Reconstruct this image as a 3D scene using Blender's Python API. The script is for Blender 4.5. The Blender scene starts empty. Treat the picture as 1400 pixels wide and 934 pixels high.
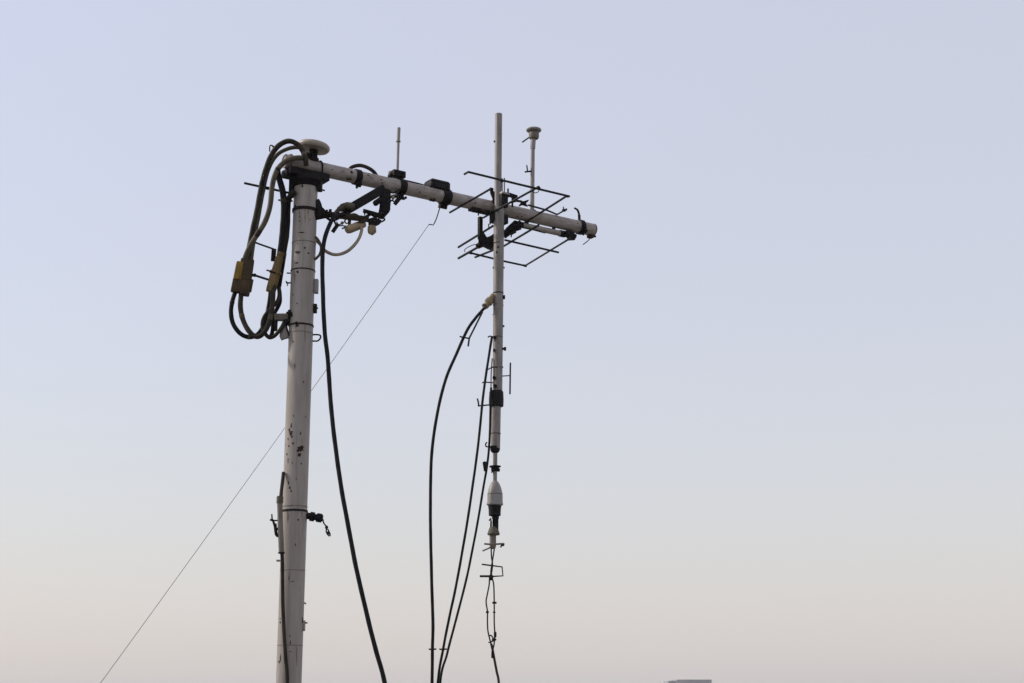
import bpy, bmesh, math, random
from mathutils import Vector, Matrix
random.seed(7)
R = math.radians
S = bpy.context.scene
COL = S.collection

# ------------------------------------------------------------------ camera
F = 2000.0                       # focal length in photo pixels (photo 1400 wide)
PITCH = math.atan(480.0 / F)
EYE = 1.6
cam_d = bpy.data.cameras.new('camera')
cam_d.sensor_width = 36.0
cam_d.lens = 36.0 * F / 1400.0
cam_d.clip_start = 0.05
cam_d.clip_end = 9000
cam = bpy.data.objects.new('camera', cam_d)
COL.objects.link(cam)
cam.location = (0, 0, EYE)
cam.rotation_euler = (math.pi / 2 + PITCH, 0, 0)
S.camera = cam

# ------------------------------------------------------------------ light
SUN_EL, SUN_AZ = 33.0, -83.0      # azimuth measured from +Y (view direction), negative = to the left
w = bpy.data.worlds.new('World')
S.world = w
w.use_nodes = True
nt = w.node_tree
nt.nodes.clear()
sky = nt.nodes.new('ShaderNodeTexSky')
sky.sky_type = 'NISHITA'
sky.sun_disc = False
sky.sun_elevation = R(SUN_EL)
sky.sun_rotation = R(SUN_AZ)
sky.altitude = 0
sky.air_density = 2.2
sky.dust_density = 1.0
sky.ozone_density = 3.0
STR = 0.06
# thin even overcast veil over the whole dome: sky * tint + veil
vm = nt.nodes.new('ShaderNodeVectorMath')
vm.operation = 'MULTIPLY_ADD'
vm.inputs[1].default_value = (0.58, 0.66, 1.0)
vm.inputs[2].default_value = (0.526 / STR, 0.508 / STR, 0.53 / STR)
bg = nt.nodes.new('ShaderNodeBackground')
bg.inputs['Strength'].default_value = STR
wo = nt.nodes.new('ShaderNodeOutputWorld')
nt.links.new(sky.outputs[0], vm.inputs[0])
nt.links.new(vm.outputs[0], bg.inputs['Color'])
nt.links.new(bg.outputs[0], wo.inputs['Surface'])

sun_d = bpy.data.lights.new('sun', 'SUN')
sun_d.energy = 2.9
sun_d.angle = R(5)
sun_d.color = (1.0, 0.94, 0.86)
sun = bpy.data.objects.new('sun', sun_d)
COL.objects.link(sun)
sd = Vector((math.sin(R(SUN_AZ)) * math.cos(R(SUN_EL)), math.cos(R(SUN_AZ)) * math.cos(R(SUN_EL)), math.sin(R(SUN_EL))))
sun.rotation_euler = sd.to_track_quat('Z', 'Y').to_euler()
sun.location = (-20, 0, 30)

S.view_settings.view_transform = 'Standard'
S.view_settings.look = 'None'
S.view_settings.gamma = 1.0
S.view_settings.exposure = 0.0
S.render.engine = 'CYCLES'

# ------------------------------------------------------------------ pixel helpers
CP, SP = math.cos(PITCH), math.sin(PITCH)
FWD = Vector((0, CP, SP))
CAM = Vector((0, 0, EYE))


def ray(x, y):
    u, v = (x - 700.0) / F, (467.0 - y) / F
    return Vector((u, CP - v * SP, SP + v * CP))


def W(x, y, Y):
    """photo pixel + real distance ahead of the camera -> world point"""
    d = ray(x, y)
    return CAM + d * (Y / d.y)


def atz(x, y, z):
    d = ray(x, y)
    return CAM + d * ((z - EYE) / d.z)


def k(n, p):
    """n photo pixels at the distance of p, in metres"""
    return n * (Vector(p) - CAM).dot(FWD) / F


# ------------------------------------------------------------------ materials
MATS = {}


def mat(name, col, col2=None, rough=0.5, metal=0.0, scale=12.0, stretch=(1, 1, 1), bump=0.15, bscale=60.0,
        spot=None, spot_scale=30.0, spot_amt=0.0, mixlo=0.35, mixhi=0.7, spec=0.4, streak=None):
    m = bpy.data.materials.new(name)
    m.use_nodes = True
    n = m.node_tree
    b = n.nodes['Principled BSDF']
    b.inputs['Roughness'].default_value = rough
    b.inputs['Metallic'].default_value = metal
    b.inputs['Specular IOR Level'].default_value = spec
    tc = n.nodes.new('ShaderNodeTexCoord')
    mp = n.nodes.new('ShaderNodeMapping')
    mp.inputs['Scale'].default_value = stretch
    n.links.new(tc.outputs['Object'], mp.inputs['Vector'])
    no = n.nodes.new('ShaderNodeTexNoise')
    no.inputs['Scale'].default_value = scale
    no.inputs['Detail'].default_value = 6
    no.inputs['Roughness'].default_value = 0.62
    n.links.new(mp.outputs[0], no.inputs['Vector'])
    rp = n.nodes.new('ShaderNodeValToRGB')
    rp.color_ramp.elements[0].position = mixlo
    rp.color_ramp.elements[1].position = mixhi
    rp.color_ramp.elements[0].color = (*col, 1)
    rp.color_ramp.elements[1].color = (*(col2 or col), 1)
    n.links.new(no.outputs['Fac'], rp.inputs['Fac'])
    out = rp.outputs['Color']
    if spot is not None:
        n2 = n.nodes.new('ShaderNodeTexNoise')
        n2.inputs['Scale'].default_value = spot_scale
        n2.inputs['Detail'].default_value = 3
        n.links.new(tc.outputs['Object'], n2.inputs['Vector'])
        r2 = n.nodes.new('ShaderNodeValToRGB')
        r2.color_ramp.elements[0].position = spot_amt
        r2.color_ramp.elements[1].position = spot_amt + 0.03
        r2.color_ramp.elements[0].color = (0, 0, 0, 1)
        r2.color_ramp.elements[1].color = (1, 1, 1, 1)
        n.links.new(n2.outputs['Fac'], r2.inputs['Fac'])
        mx = n.nodes.new('ShaderNodeMix')
        mx.data_type = 'RGBA'
        n.links.new(r2.outputs['Color'], mx.inputs['Factor'])
        n.links.new(out, mx.inputs[6])
        mx.inputs[7].default_value = (*spot, 1)
        out = mx.outputs[2]
    if streak is not None:
        m3 = n.nodes.new('ShaderNodeMapping')
        m3.inputs['Scale'].default_value = (16, 16, 1.1)
        n.links.new(tc.outputs['Object'], m3.inputs['Vector'])
        n3 = n.nodes.new('ShaderNodeTexNoise')
        n3.inputs['Scale'].default_value = 2.2
        n3.inputs['Detail'].default_value = 7
        n3.inputs['Roughness'].default_value = 0.7
        n.links.new(m3.outputs[0], n3.inputs['Vector'])
        r3 = n.nodes.new('ShaderNodeMapRange')
        r3.inputs['From Min'].default_value = 0.52
        r3.inputs['From Max'].default_value = 0.78
        r3.inputs['To Max'].default_value = 0.75
        n.links.new(n3.outputs['Fac'], r3.inputs['Value'])
        x3 = n.nodes.new('ShaderNodeMix')
        x3.data_type = 'RGBA'
        n.links.new(r3.outputs[0], x3.inputs['Factor'])
        n.links.new(out, x3.inputs[6])
        x3.inputs[7].default_value = (*streak, 1)
        out = x3.outputs[2]
    n.links.new(out, b.inputs['Base Color'])
    rr = n.nodes.new('ShaderNodeMapRange')
    rr.inputs['To Min'].default_value = max(0.05, rough - 0.12)
    rr.inputs['To Max'].default_value = min(1.0, rough + 0.15)
    n.links.new(no.outputs['Fac'], rr.inputs['Value'])
    n.links.new(rr.outputs[0], b.inputs['Roughness'])
    nb = n.nodes.new('ShaderNodeTexNoise')
    nb.inputs['Scale'].default_value = bscale
    nb.inputs['Detail'].default_value = 4
    n.links.new(tc.outputs['Object'], nb.inputs['Vector'])
    bp = n.nodes.new('ShaderNodeBump')
    bp.inputs['Strength'].default_value = bump
    bp.inputs['Distance'].default_value = 0.004
    n.links.new(nb.outputs['Fac'], bp.inputs['Height'])
    n.links.new(bp.outputs[0], b.inputs['Normal'])
    MATS[name] = m
    return m


mat('pole_paint', (0.352, 0.31, 0.276), (0.282, 0.242, 0.21), 0.45, scale=3.2, stretch=(7, 7, 0.9), bump=0.10, bscale=35, streak=(0.14, 0.11, 0.09), spec=0.3,
    spot=(0.13, 0.085, 0.06), spot_scale=26, spot_amt=0.735)
mat('arm_paint', (0.355, 0.315, 0.283), (0.20, 0.16, 0.133), 0.42, spec=0.3, scale=7.0, stretch=(1.2, 3, 6), bump=0.12, bscale=40,
    spot=(0.12, 0.075, 0.05), spot_scale=24, spot_amt=0.70)
mat('galvanised', (0.265, 0.235, 0.215), (0.17, 0.148, 0.133), 0.42, spec=0.3, streak=(0.10, 0.085, 0.07), scale=9.0, stretch=(6, 6, 1.0), metal=0.25, bump=0.1, bscale=50,
    spot=(0.13, 0.095, 0.07), spot_scale=30, spot_amt=0.72)
mat('black_metal', (0.0085, 0.007, 0.0075), (0.017, 0.013, 0.012), 0.6, scale=20, bump=0.25, bscale=70, spec=0.12)
mat('black_plastic', (0.0095, 0.009, 0.0105), (0.015, 0.014, 0.014), 0.55, scale=14, bump=0.12, bscale=90, spec=0.15)
mat('rod_metal', (0.011, 0.0105, 0.014), (0.024, 0.02, 0.019), 0.5, scale=18, bump=0.15, spec=0.2)
mat('cable_black', (0.006, 0.006, 0.008), (0.011, 0.0105, 0.012), 0.55, scale=16, bump=0.1, bscale=80, spec=0.15)
mat('cable_grey_brown', (0.120, 0.098, 0.064), (0.044, 0.036, 0.025), 0.6, scale=9, bump=0.25, bscale=80, spec=0.2)
mat('cable_dark_brown', (0.040, 0.031, 0.019), (0.013, 0.0105, 0.008), 0.6, scale=10, bump=0.25, bscale=80, spec=0.18)
mat('cable_white', (0.33, 0.27, 0.18), (0.21, 0.165, 0.105), 0.55, scale=18, bump=0.1)
mat('coupling_ochre_lit', (0.27, 0.17, 0.03), (0.09, 0.06, 0.02), 0.6, scale=13, bump=0.4, bscale=60,
    spot=(0.02, 0.016, 0.012), spot_scale=22, spot_amt=0.6, spec=0.2)
mat('coupling_brown', (0.085, 0.055, 0.026), (0.028, 0.02, 0.014), 0.62, scale=13, bump=0.4, bscale=60, spec=0.2)
mat('stain', (0.20, 0.15, 0.115), (0.15, 0.11, 0.085), 0.6, scale=20, bump=0.1)
mat('coupling_tan', (0.20, 0.13, 0.05), (0.10, 0.066, 0.03), 0.6, scale=12, bump=0.35, bscale=60, spec=0.2)
mat('beige_plastic', (0.36, 0.305, 0.24), (0.27, 0.225, 0.172), 0.42, scale=8, bump=0.06)
mat('beige_dirty', (0.30, 0.225, 0.125), (0.15, 0.11, 0.06), 0.5, scale=14, bump=0.15)
mat('olive_rubber', (0.12, 0.10, 0.07), (0.05, 0.043, 0.032), 0.65, scale=14, bump=0.25, spec=0.2)
mat('grey_plastic', (0.29, 0.265, 0.245), (0.22, 0.2, 0.184), 0.45, scale=9, bump=0.06)
mat('rust', (0.07, 0.037, 0.025), (0.026, 0.017, 0.013), 0.8, scale=45, bump=0.5, bscale=120, spec=0.1)
mat('steel_wire', (0.10, 0.10, 0.105), (0.06, 0.06, 0.06), 0.45, metal=0.4, scale=30)
mat('conduit', (0.20, 0.17, 0.135), (0.11, 0.09, 0.068), 0.55, scale=8, stretch=(6, 6, 1), bump=0.15)
mat('concrete', (0.17, 0.165, 0.155), (0.11, 0.107, 0.10), 0.85, scale=1.2, bump=0.3, bscale=30)
mat('city_ground', (0.22, 0.21, 0.19), (0.14, 0.145, 0.12), 0.95, scale=0.02, bump=0.0)
mat('tower_wall', (0.34, 0.335, 0.325), (0.29, 0.285, 0.275), 0.8, scale=0.3, bump=0.05, bscale=2)
mat('tower_glass', (0.03, 0.035, 0.045), (0.05, 0.055, 0.065), 0.15, scale=0.5, bump=0.0)


# ------------------------------------------------------------------ mesh builder
def frame(d):
    d = d.normalized()
    a = Vector((0, 0, 1)) if abs(d.z) < 0.9 else Vector((0, 1, 0))
    x = a.cross(d).normalized()
    return x, d.cross(x).normalized(), d


class MB:
    def __init__(s):
        s.v, s.f = [], []

    def ring(s, c, x, y, r, n):
        i = len(s.v)
        for j in range(n):
            a = 2 * math.pi * j / n
            s.v.append(c + x * (math.cos(a) * r) + y * (math.sin(a) * r))
        return i

    def bridge(s, a, b, n):
        for j in range(n):
            q = (j + 1) % n
            s.f.append((a + j, a + q, b + q, b + j))

    def tube(s, pts, rad, n=12):
        pts = [Vector(p) for p in pts]
        if not isinstance(rad, (list, tuple)):
            rad = [rad] * len(pts)
        t0 = (pts[1] - pts[0]).normalized()
        x, y, _ = frame(t0)
        prev = None
        first = None
        for i, p in enumerate(pts):
            if i == 0:
                t = t0
            elif i == len(pts) - 1:
                t = (pts[i] - pts[i - 1]).normalized()
            else:
                t = ((pts[i + 1] - p).normalized() + (p - pts[i - 1]).normalized())
                t = t.normalized() if t.length > 1e-6 else (p - pts[i - 1]).normalized()
            x = (x - t * x.dot(t)).normalized()
            y = t.cross(x)
            r = s.ring(p, x, y, rad[i], n)
            if prev is not None:
                s.bridge(prev, r, n)
            else:
                first = r
            prev = r
        s.f.append(tuple(first + j for j in reversed(range(n))))
        s.f.append(tuple(prev + j for j in range(n)))
        return s

    def lathe(s, o, d, prof, n=24, close=True):
        """prof: list of (radius, height along d)"""
        x, y, d = frame(Vector(d))
        o = Vector(o)
        prev = None
        first = None
        for r, h in prof:
            i = s.ring(o + d * h, x, y, max(r, 1e-5), n)
            if prev is not None:
                s.bridge(prev, i, n)
            else:
                first = i
            prev = i
        if close:
            s.f.append(tuple(first + j for j in reversed(range(n))))
            s.f.append(tuple(prev + j for j in range(n)))
        return s

    def band(s, o, d, r_in, r_out, width, n=28, ch=0.0015):
        """a hollow ring of given width centred at o, axis d"""
        h = width / 2
        prof = [(r_in, -h), (r_out - ch, -h), (r_out, -h + ch), (r_out, h - ch), (r_out - ch, h), (r_in, h), (r_in, -h)]
        return s.lathe(o, d, prof, n, close=False)

    def box(s, c, ax, half, bev=0.0, taper=1.0):
        """ax: three unit axes, half sizes; taper scales the +z end"""
        c = Vector(c)
        bm = bmesh.new()
        vs = []
        for sx, sy, sz in ((-1, -1, -1), (1, -1, -1), (1, 1, -1), (-1, 1, -1), (-1, -1, 1), (1, -1, 1), (1, 1, 1), (-1, 1, 1)):
            q = taper if sz > 0 else 1.0
            vs.append(bm.verts.new(c + ax[0] * (sx * half[0] * q) + ax[1] * (sy * half[1] * q) + ax[2] * (sz * half[2])))
        for f in ((3, 2, 1, 0), (4, 5, 6, 7), (0, 1, 5, 4), (1, 2, 6, 5), (2, 3, 7, 6), (3, 0, 4, 7)):
            bm.faces.new([vs[i] for i in f])
        s._bev(bm, bev)
        return s

    def plate(s, poly, Y, th, bev=0.0):
        """outline in photo pixels standing at distance Y, with real thickness th going back"""
        front = [W(x, y, Y) for x, y in poly]
        bm = bmesh.new()
        a = [bm.verts.new(p) for p in front]
        b = [bm.verts.new(p + Vector((0, th, 0))) for p in front]
        n = len(a)
        bm.faces.new(a)
        bm.faces.new(b[::-1])
        for i in range(n):
            j = (i + 1) % n
            bm.faces.new((a[j], a[i], b[i], b[j]))
        bmesh.ops.recalc_face_normals(bm, faces=bm.faces)
        s._bev(bm, bev)
        return s

    def _bev(s, bm, bev):
        if bev > 0:
            bmesh.ops.bevel(bm, geom=list(bm.edges), offset=bev, segments=2, profile=0.6, affect='EDGES', clamp_overlap=True)
        bm.verts.index_update()
        o = len(s.v)
        for v in bm.verts:
            s.v.append(v.co.copy())
        for f in bm.faces:
            s.f.append(tuple(o + v.index for v in f.verts))
        bm.free()


def smooth_path(pts, per=8):
    """Catmull-Rom through the points"""
    pts = [Vector(p) for p in pts]
    if len(pts) < 3:
        return pts
    P = [pts[0] * 2 - pts[1]] + pts + [pts[-1] * 2 - pts[-2]]
    out = []
    for i in range(1, len(P) - 2):
        p0, p1, p2, p3 = P[i - 1], P[i], P[i + 1], P[i + 2]
        for j in range(per):
            t = j / per
            out.append(0.5 * ((2 * p1) + (p2 - p0) * t + (2 * p0 - 5 * p1 + 4 * p2 - p3) * t * t + (3 * p1 - p0 - 3 * p2 + p3) * t ** 3))
    out.append(pts[-1])
    return out


def make(name, mb, m, loc=None, parent=None):
    loc = Vector(loc) if loc is not None else (parent_loc(parent) if parent else Vector((0, 0, 0)))
    me = bpy.data.meshes.new(name)
    me.from_pydata([tuple(v - loc) for v in mb.v], [], mb.f)
    me.validate()
    for p in me.polygons:
        p.use_smooth = True
    try:
        me.set_sharp_from_angle(angle=R(35))
    except Exception:
        pass
    me.materials.append(MATS[m])
    o = bpy.data.objects.new(name, me)
    COL.objects.link(o)
    if parent is None:
        o.location = loc
    else:
        o.parent = parent
    return o


ROOTLOC = {}


def parent_loc(p):
    return ROOTLOC[p.name]


class Thing:
    """an Empty at the thing's base that parents its parts"""
    def __init__(s, name, label, cat, loc, group=None):
        s.o = bpy.data.objects.new(name, None)
        s.o.empty_display_size = 0.05
        COL.objects.link(s.o)
        s.loc = Vector(loc)
        s.o.location = s.loc
        s.o['label'] = label
        s.o['category'] = cat
        if group:
            s.o['group'] = group

    def add(s, name, mb, m, under=None):
        o = make(name, mb, m, loc=s.loc, parent=under or s.o)
        return o


def cable(name, label, pts, wpx, m, extra=None, per=8, n=12, group=None, cat='cable', wraps=()):
    """pts: (px, py, Y) triples; wpx: width in photo pixels; extra: world points appended"""
    P = [W(*p) for p in pts]
    r = k(wpx, P[len(P) // 2]) / 2
    if extra:
        P += [Vector(e) for e in extra]
    path = smooth_path(P, per)
    rnd = random.Random(int(pts[0][0] * 10) + len(pts))
    ph = [rnd.uniform(0, 6.28) for _ in range(6)]
    rad, acc = [], 0.0
    for i, p in enumerate(path):
        if i:
            acc += (p - path[i - 1]).length
        f = min(1.0, i / 4, (len(path) - 1 - i) / 4)
        amp = f * min(r * 0.045, 0.0006)
        p.x += amp * (math.sin(acc * 13 + ph[0]) + 0.4 * math.sin(acc * 31 + ph[1]))
        p.y += amp * (math.sin(acc * 17 + ph[2]) + 0.6 * math.sin(acc * 39 + ph[3]))
        rad.append(r * (1 + 0.018 * math.sin(acc * 33 + ph[4]) + 0.015 * math.sin(acc * 71 + ph[5])))
    mb = MB().tube(path, rad, n)
    o = make(name, mb, m, loc=P[0])
    o['label'] = label
    o['category'] = cat
    if group:
        o['group'] = group
    o['_r'] = r
    ROOTLOC[o.name] = P[0]
    for t, ln, wm in wraps:
        i0 = int(t * (len(path) - 1))
        i1 = min(len(path) - 1, i0 + ln)
        sp0 = path[i0:i1 + 1]
        make('tape_wrap', MB().tube(sp0, [r * 1.0] + [r * 1.09] * (len(sp0) - 2) + [r * 1.0] if len(sp0) > 2 else r * 1.16, n), wm, loc=P[0], parent=o)
    return o


def tie(parent, x, y, Y, d, r, wd=0.012, m='black_plastic', tail=0.03, name='cable_tie'):
    p = W(x, y, Y)
    mb = MB().band(p, d, r, r + 0.0025, wd, 14, 0.0006)
    if tail:
        xx, yy, dd = frame(Vector(d))
        q = p + xx * (r + 0.002)
        mb.tube([q, q + xx * tail * 0.6, q + xx * tail], 0.002, 6)
    return make(name, mb, m, loc=ROOTLOC[parent.name], parent=parent)


# ------------------------------------------------------------------ setting
def struct(name, mb, m):
    o = make(name, mb, m, loc=(0, 0, 0))
    o['kind'] = 'structure'
    return o


AX = (Vector((1, 0, 0)), Vector((0, 1, 0)), Vector((0, 0, 1)))
GROUND = -22.0
mb = MB()
mb.v = [Vector((-2500, -2500, GROUND)), Vector((2500, -2500, GROUND)), Vector((2500, 2500, GROUND)), Vector((-2500, 2500, GROUND))]
mb.f = [(0, 1, 2, 3)]
struct('ground', mb, 'city_ground')
mb = MB().box((0, 5, GROUND / 2 - 0.1), AX, (7, 11, -GROUND / 2 - 0.1 + 0.1), 0.03)
rf = struct('rooftop', mb, 'concrete')
rf.location.z = 0.1

# parapet round the roof edge (below the eye line)
par = Thing('parapet', 'low plain concrete parapet wall round the flat roof', 'wall', (0, 16, 0))
for c, h in (((0, 15.88, 0.4), (7, 0.12, 0.4)), ((-6.88, 4.995, 0.4), (0.12, 10.76, 0.4)), ((6.88, 4.995, 0.4), (0.12, 10.76, 0.4))):
    par.add('wall_section', MB().box(c, AX, h, 0.015), 'concrete')

# far tower, whose top just clears the lower frame edge
TY = 520.0
tl, tr = W(914, 930, TY), W(973, 930, TY)
tz = W(914, 929.2, TY).z
zl = W(914, 930.9, TY).z
tw = Thing('office_tower', 'hazy grey flat-topped tower block far off on the skyline', 'building', ((tl.x + tr.x) / 2, TY, GROUND))
step = W(925, 930, TY).x
mb = MB().box(((step + tr.x) / 2, TY + 9, (tz + GROUND) / 2), AX, ((tr.x - step) / 2, 9, (tz - GROUND) / 2), 0.05)
tw.add('main_block', mb, 'tower_wall')
mb = MB().box(((step + tl.x) / 2 - 0.003, TY + 9.2, (zl + GROUND) / 2), AX, ((step - tl.x) / 2, 8.6, (zl - GROUND) / 2), 0.05)
tw.add('side_block', mb, 'tower_wall')
proto = None
for fl in range(7):
    for c in range(6):
        x = step + 1.2 + c * (tr.x - step - 2.4) / 5
        z = tz - 2.6 - fl * 3.2
        if proto is None:
            base = Vector((x, TY - 0.02, z))
            proto = tw.add('window', MB().box(base, AX, (0.75, 0.06, 0.85), 0.0), 'tower_glass')
        else:
            o = proto.copy()
            COL.objects.link(o)
            o.location = Vector((x, TY - 0.02, z)) - base

# ------------------------------------------------------------------ support pole
PY = 9.0
pc = W(417, 292, PY)
PX = pc.x
PR = k(32.4, pc) / 2
armL = W(417, 226.6, PY)            # arm axis above the pole
H = armL.z
AR = k(19.6, armL) / 2


def arm(x):
    """arm axis point seen at photo column x"""
    return atz(x, 226.6 + (x - 417) * 0.2236, H)


A0, A1 = arm(389), arm(811.5)
AD = (A1 - A0).normalized()
AN = Vector((AD.y, -AD.x, 0))       # horizontal normal of the arm, toward the camera
UP = Vector((0, 0, 1))
POLE_TOP = H - AR - 0.055


def pole_hit(x, y, r=None):
    r = r or PR
    d = ray(x, y)
    ox, oy = -PX, -PY
    a = d.x ** 2 + d.y ** 2
    b = 2 * (ox * d.x + oy * d.y)
    c = ox * ox + oy * oy - r * r
    D = b * b - 4 * a * c
    if D < 0:
        D = 0
    t = (-b - math.sqrt(D)) / (2 * a)
    return CAM + d * t


def polez(y):
    return W(417 - 0.0349 * (y - 292), y, PY - PR).z


pole = Thing('support_pole', 'thick off-white painted steel pole with rust chips rising from the roof', 'pole', (PX, PY, 0))
mb = MB().lathe((PX, PY, 0.02), UP, [(PR * 1.02, 0), (PR * 1.02, 0.9), (PR, 1.0)] +
                [(PR, 1.0 + i * (POLE_TOP - 1.02) / 6) for i in range(1, 7)], 48)
pole.add('shaft', mb, 'pole_paint')
mb = MB().box((PX, PY, 0.012), AX, (0.2, 0.2, 0.012), 0.003)
pole.add('base_plate', mb, 'black_metal')
for sx in (-1, 1):
    for sy in (-1, 1):
        pole.add('anchor_bolt', MB().lathe((PX + sx * 0.16, PY + sy * 0.16, 0.022), UP, [(0.016, 0), (0.016, 0.016), (0.009, 0.017), (0.009, 0.05)], 6), 'galvanised')
# bands and weld seams
for y, wd, ex, m in ((283.5, 4.2, 2.6, 'black_metal'), (328.5, 1.2, .7, 'conduit'), (366.5, 1.7, 1.2, 'rust'), (442, 2.2, 1.6, 'black_metal'),
                     (452.5, 1.0, 0.6, 'conduit'), (691, 1.2, 0.8, 'conduit'), (697, 2.6, 1.8, 'black_metal'), (779, .9, 0.5, 'conduit'),
                     (882, 1.0, 0.5, 'conduit')):
    c = Vector((PX, PY, polez(y)))
    pole.add('steel_band', MB().band(c, UP, PR - 0.002, PR + k(ex, c) * 0.55, k(wd, c), 40, 0.0006), m)


# flaked paint: irregular rust patches that follow the shaft
def chip(x, y, rx, ry, m='rust', seed=0):
    rnd = random.Random(seed)
    n = 14
    mb = MB()
    mb.v.append(pole_hit(x, y, PR + 0.0016))
    for i in range(n):
        a = 2 * math.pi * i / n
        q = 0.4 + 0.75 * rnd.random()
        mb.v.append(pole_hit(x + math.cos(a) * rx * q, y + math.sin(a) * ry * q, PR + 0.0011))
    mb.f = [(0, 1 + (i + 1) % n, 1 + i) for i in range(n)]
    return pole.add('paint_chip', mb, m)


CH = [(395.2, 588, 1.2, 2.2), (399.2, 597, 1.0, 2.6), (413.4, 611, 1.6, 2.2), (407.4, 617, 1.2, 1.8), (397.3, 592, 2.6, 4.2), (410.5, 614, 4.3, 4.2), (409.3, 622, 2.5, 3.0), (398, 582, .9, 3), (400.4, 606, 1.3, 1.8), (394.6, 610, .9, 1.4),
      (393.5, 600, .9, 1.3), (411, 592.5, 1.0, 2), (412, 634, .8, 1.4), (392, 621, .9, 1.6), (393.7, 628, .7, 1.2), (396, 667, 1.3, 2.0),
      (397.6, 671, 1.0, 2.2), (415, 522, .8, 1.2), (394.3, 660, .6, 3), (407.5, 711, .9, 1.8), (401, 568, .5, 2.2),
      (416.6, 339, 1.3, 1.3), (421.6, 346, 1.3, 1.3), (405.6, 359.7, 2.2, 1.0), (406, 517 - 102, .9, 1.0), (410, 296.5, 1.8, .8), (409.6, 302, .8, 1.3),
      (413, 318, 4.5, .7), (406.6, 333, .6, 1.4), (407, 372, 2.0, 1.4), (406, 445, 2.3, 1.8), (403.5, 282, 1.2, 3.4), (397, 275, .8, 2),
      (413.5, 254, .8, 2.0), (424, 300, .5, 1.3), (400.5, 403, .6, 1.4), (401, 467, 1.2, .8), (403, 500, .6, 3.5), (418, 570, .6, 1.2),
      (397, 878, .9, 3.5), (395, 790, .6, 3), (396.3, 870, 1, 1.5), (382.8, 846, .9, 1.1), (382.9, 851, .9, 1.3), (383, 900, .7, 5), (381.6, 905, 1.0, 1.8),
      (400, 795, 2.2, .6), (397, 891, 2.0, .5), (404, 745, .6, 2), (399.5, 633, .5, 2), (405, 655, .5, 1.5)]
for i, c in enumerate(CH):
    chip(c[0], c[1], c[2] * 1.3, c[3] * 1.25, seed=i + 3)
chip(407.6, 345.3, 5.0, 2.6, 'cable_grey_brown', 99)
rs = random.Random(21)
for y0 in (286, 286, 286, 369, 369, 444, 444, 455, 699, 699, 699, 781, 625, 599, 884):
    ln = rs.uniform(4, 15)
    xc = 417 - 0.0349 * (y0 - 292)
    o = chip(xc + rs.uniform(-13, 12), y0 + ln * .8, rs.uniform(.35, .9), ln, 'stain', int(ln * 100))
    o.name = 'rust_run'


def stud(x, y, out=0.012, r=0.007, m='black_metal', name='bolt'):
    p = pole_hit(x, y)
    d = Vector((p.x - PX, p.y - PY, 0)).normalized()
    pole.add(name, MB().lathe(p - d * 0.004, d, [(r, 0), (r, out), (r * 0.6, out + 0.002)], 8), m)


stud(399, 431, 0.016, 0.009)
stud(405.5, 441, 0.012, 0.006)
stud(413, 238 + 16, 0.01, 0.005)


def side_px(x, y, dY=0.0):
    return W(x, y, PY + dY)


# small fittings along the two sides of the pole
def rodpart(th, name, pts, wpx, m, under=None, n=8, smooth=False):
    P = [Vector(p) for p in pts]
    r = k(wpx, P[0]) / 2
    return th.add(name, MB().tube(smooth_path(P, 6) if smooth else P, r, n), m, under)


rodpart(pole, 'step_peg', [side_px(392, 373.4), side_px(402, 373.8)], 2.0, 'black_metal')
pg = rodpart(pole, 'step_peg', [side_px(391, 387), side_px(401, 386.5)], 2.2, 'black_metal')
rodpart(pole, 'peg_fork', [side_px(390.6, 384.5, -.01), side_px(394, 387, -.01), side_px(392.6, 391, -.01)], 1.6, 'black_metal', pg)
mb = MB().box(side_px(432.6, 391.7, 0.0), AX, (k(2.6, pc), 0.022, k(9.6, pc)), 0.004)
pole.add('side_box', mb, 'grey_plastic')
lk = pole.add('side_clip', MB().box(side_px(430.5, 422, 0), AX, (k(2.8, pc), 0.016, k(6.2, pc)), 0.004), 'black_metal')
rodpart(pole, 'clip_pin', [side_px(428, 421), side_px(435, 421.5)], 2.2, 'black_metal', lk)
# D shackle on the right
sh = [side_px(x, y) for x, y in ((424, 458), (433, 457.6), (437.6, 458.6), (438.2, 462), (434.6, 466), (430, 466.4), (424, 466))]
pole.add('shackle', MB().tube(smooth_path(sh, 5), k(2.2, pc) / 2, 8), 'black_metal')
# bracket with a hanging chain
bc = W(424, 706, PY)
bk = pole.add('insulator_arm', MB().lathe(W(405, 702.6, PY), W(443, 709.3, PY) - W(405, 702.6, PY),
              [(k(4.6, bc), 0), (k(4.6, bc), k(19, bc)), (k(6.4, bc), k(19.5, bc)), (k(6.4, bc), k(25, bc)), (k(4.4, bc), k(26, bc)),
               (k(4.4, bc), k(28, bc)), (k(6.2, bc), k(29, bc)), (k(6.2, bc), k(35, bc)), (k(4, bc), k(37, bc))], 14), 'black_metal')
ch = [(441.5, 710), (442.6, 715), (445.5, 719), (446.8, 722.5), (446, 727), (449.5, 732.5), (451.4, 731), (448.2, 723.5)]
pole.add('hanging_hook', MB().tube(smooth_path([W(x, y, PY - .01) for x, y in ch], 4), k(2.0, bc) / 2, 7), 'black_metal', bk)
for x, y in ((446.6, 721), (448.5, 729)):
    pole.add('hook_knot', MB().lathe(W(x, y - 2.5, PY - .01), -UP, [(0.004, 0), (0.010, 0.008), (0.010, 0.016), (0.004, 0.024)], 8), 'black_metal', bk)
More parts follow.
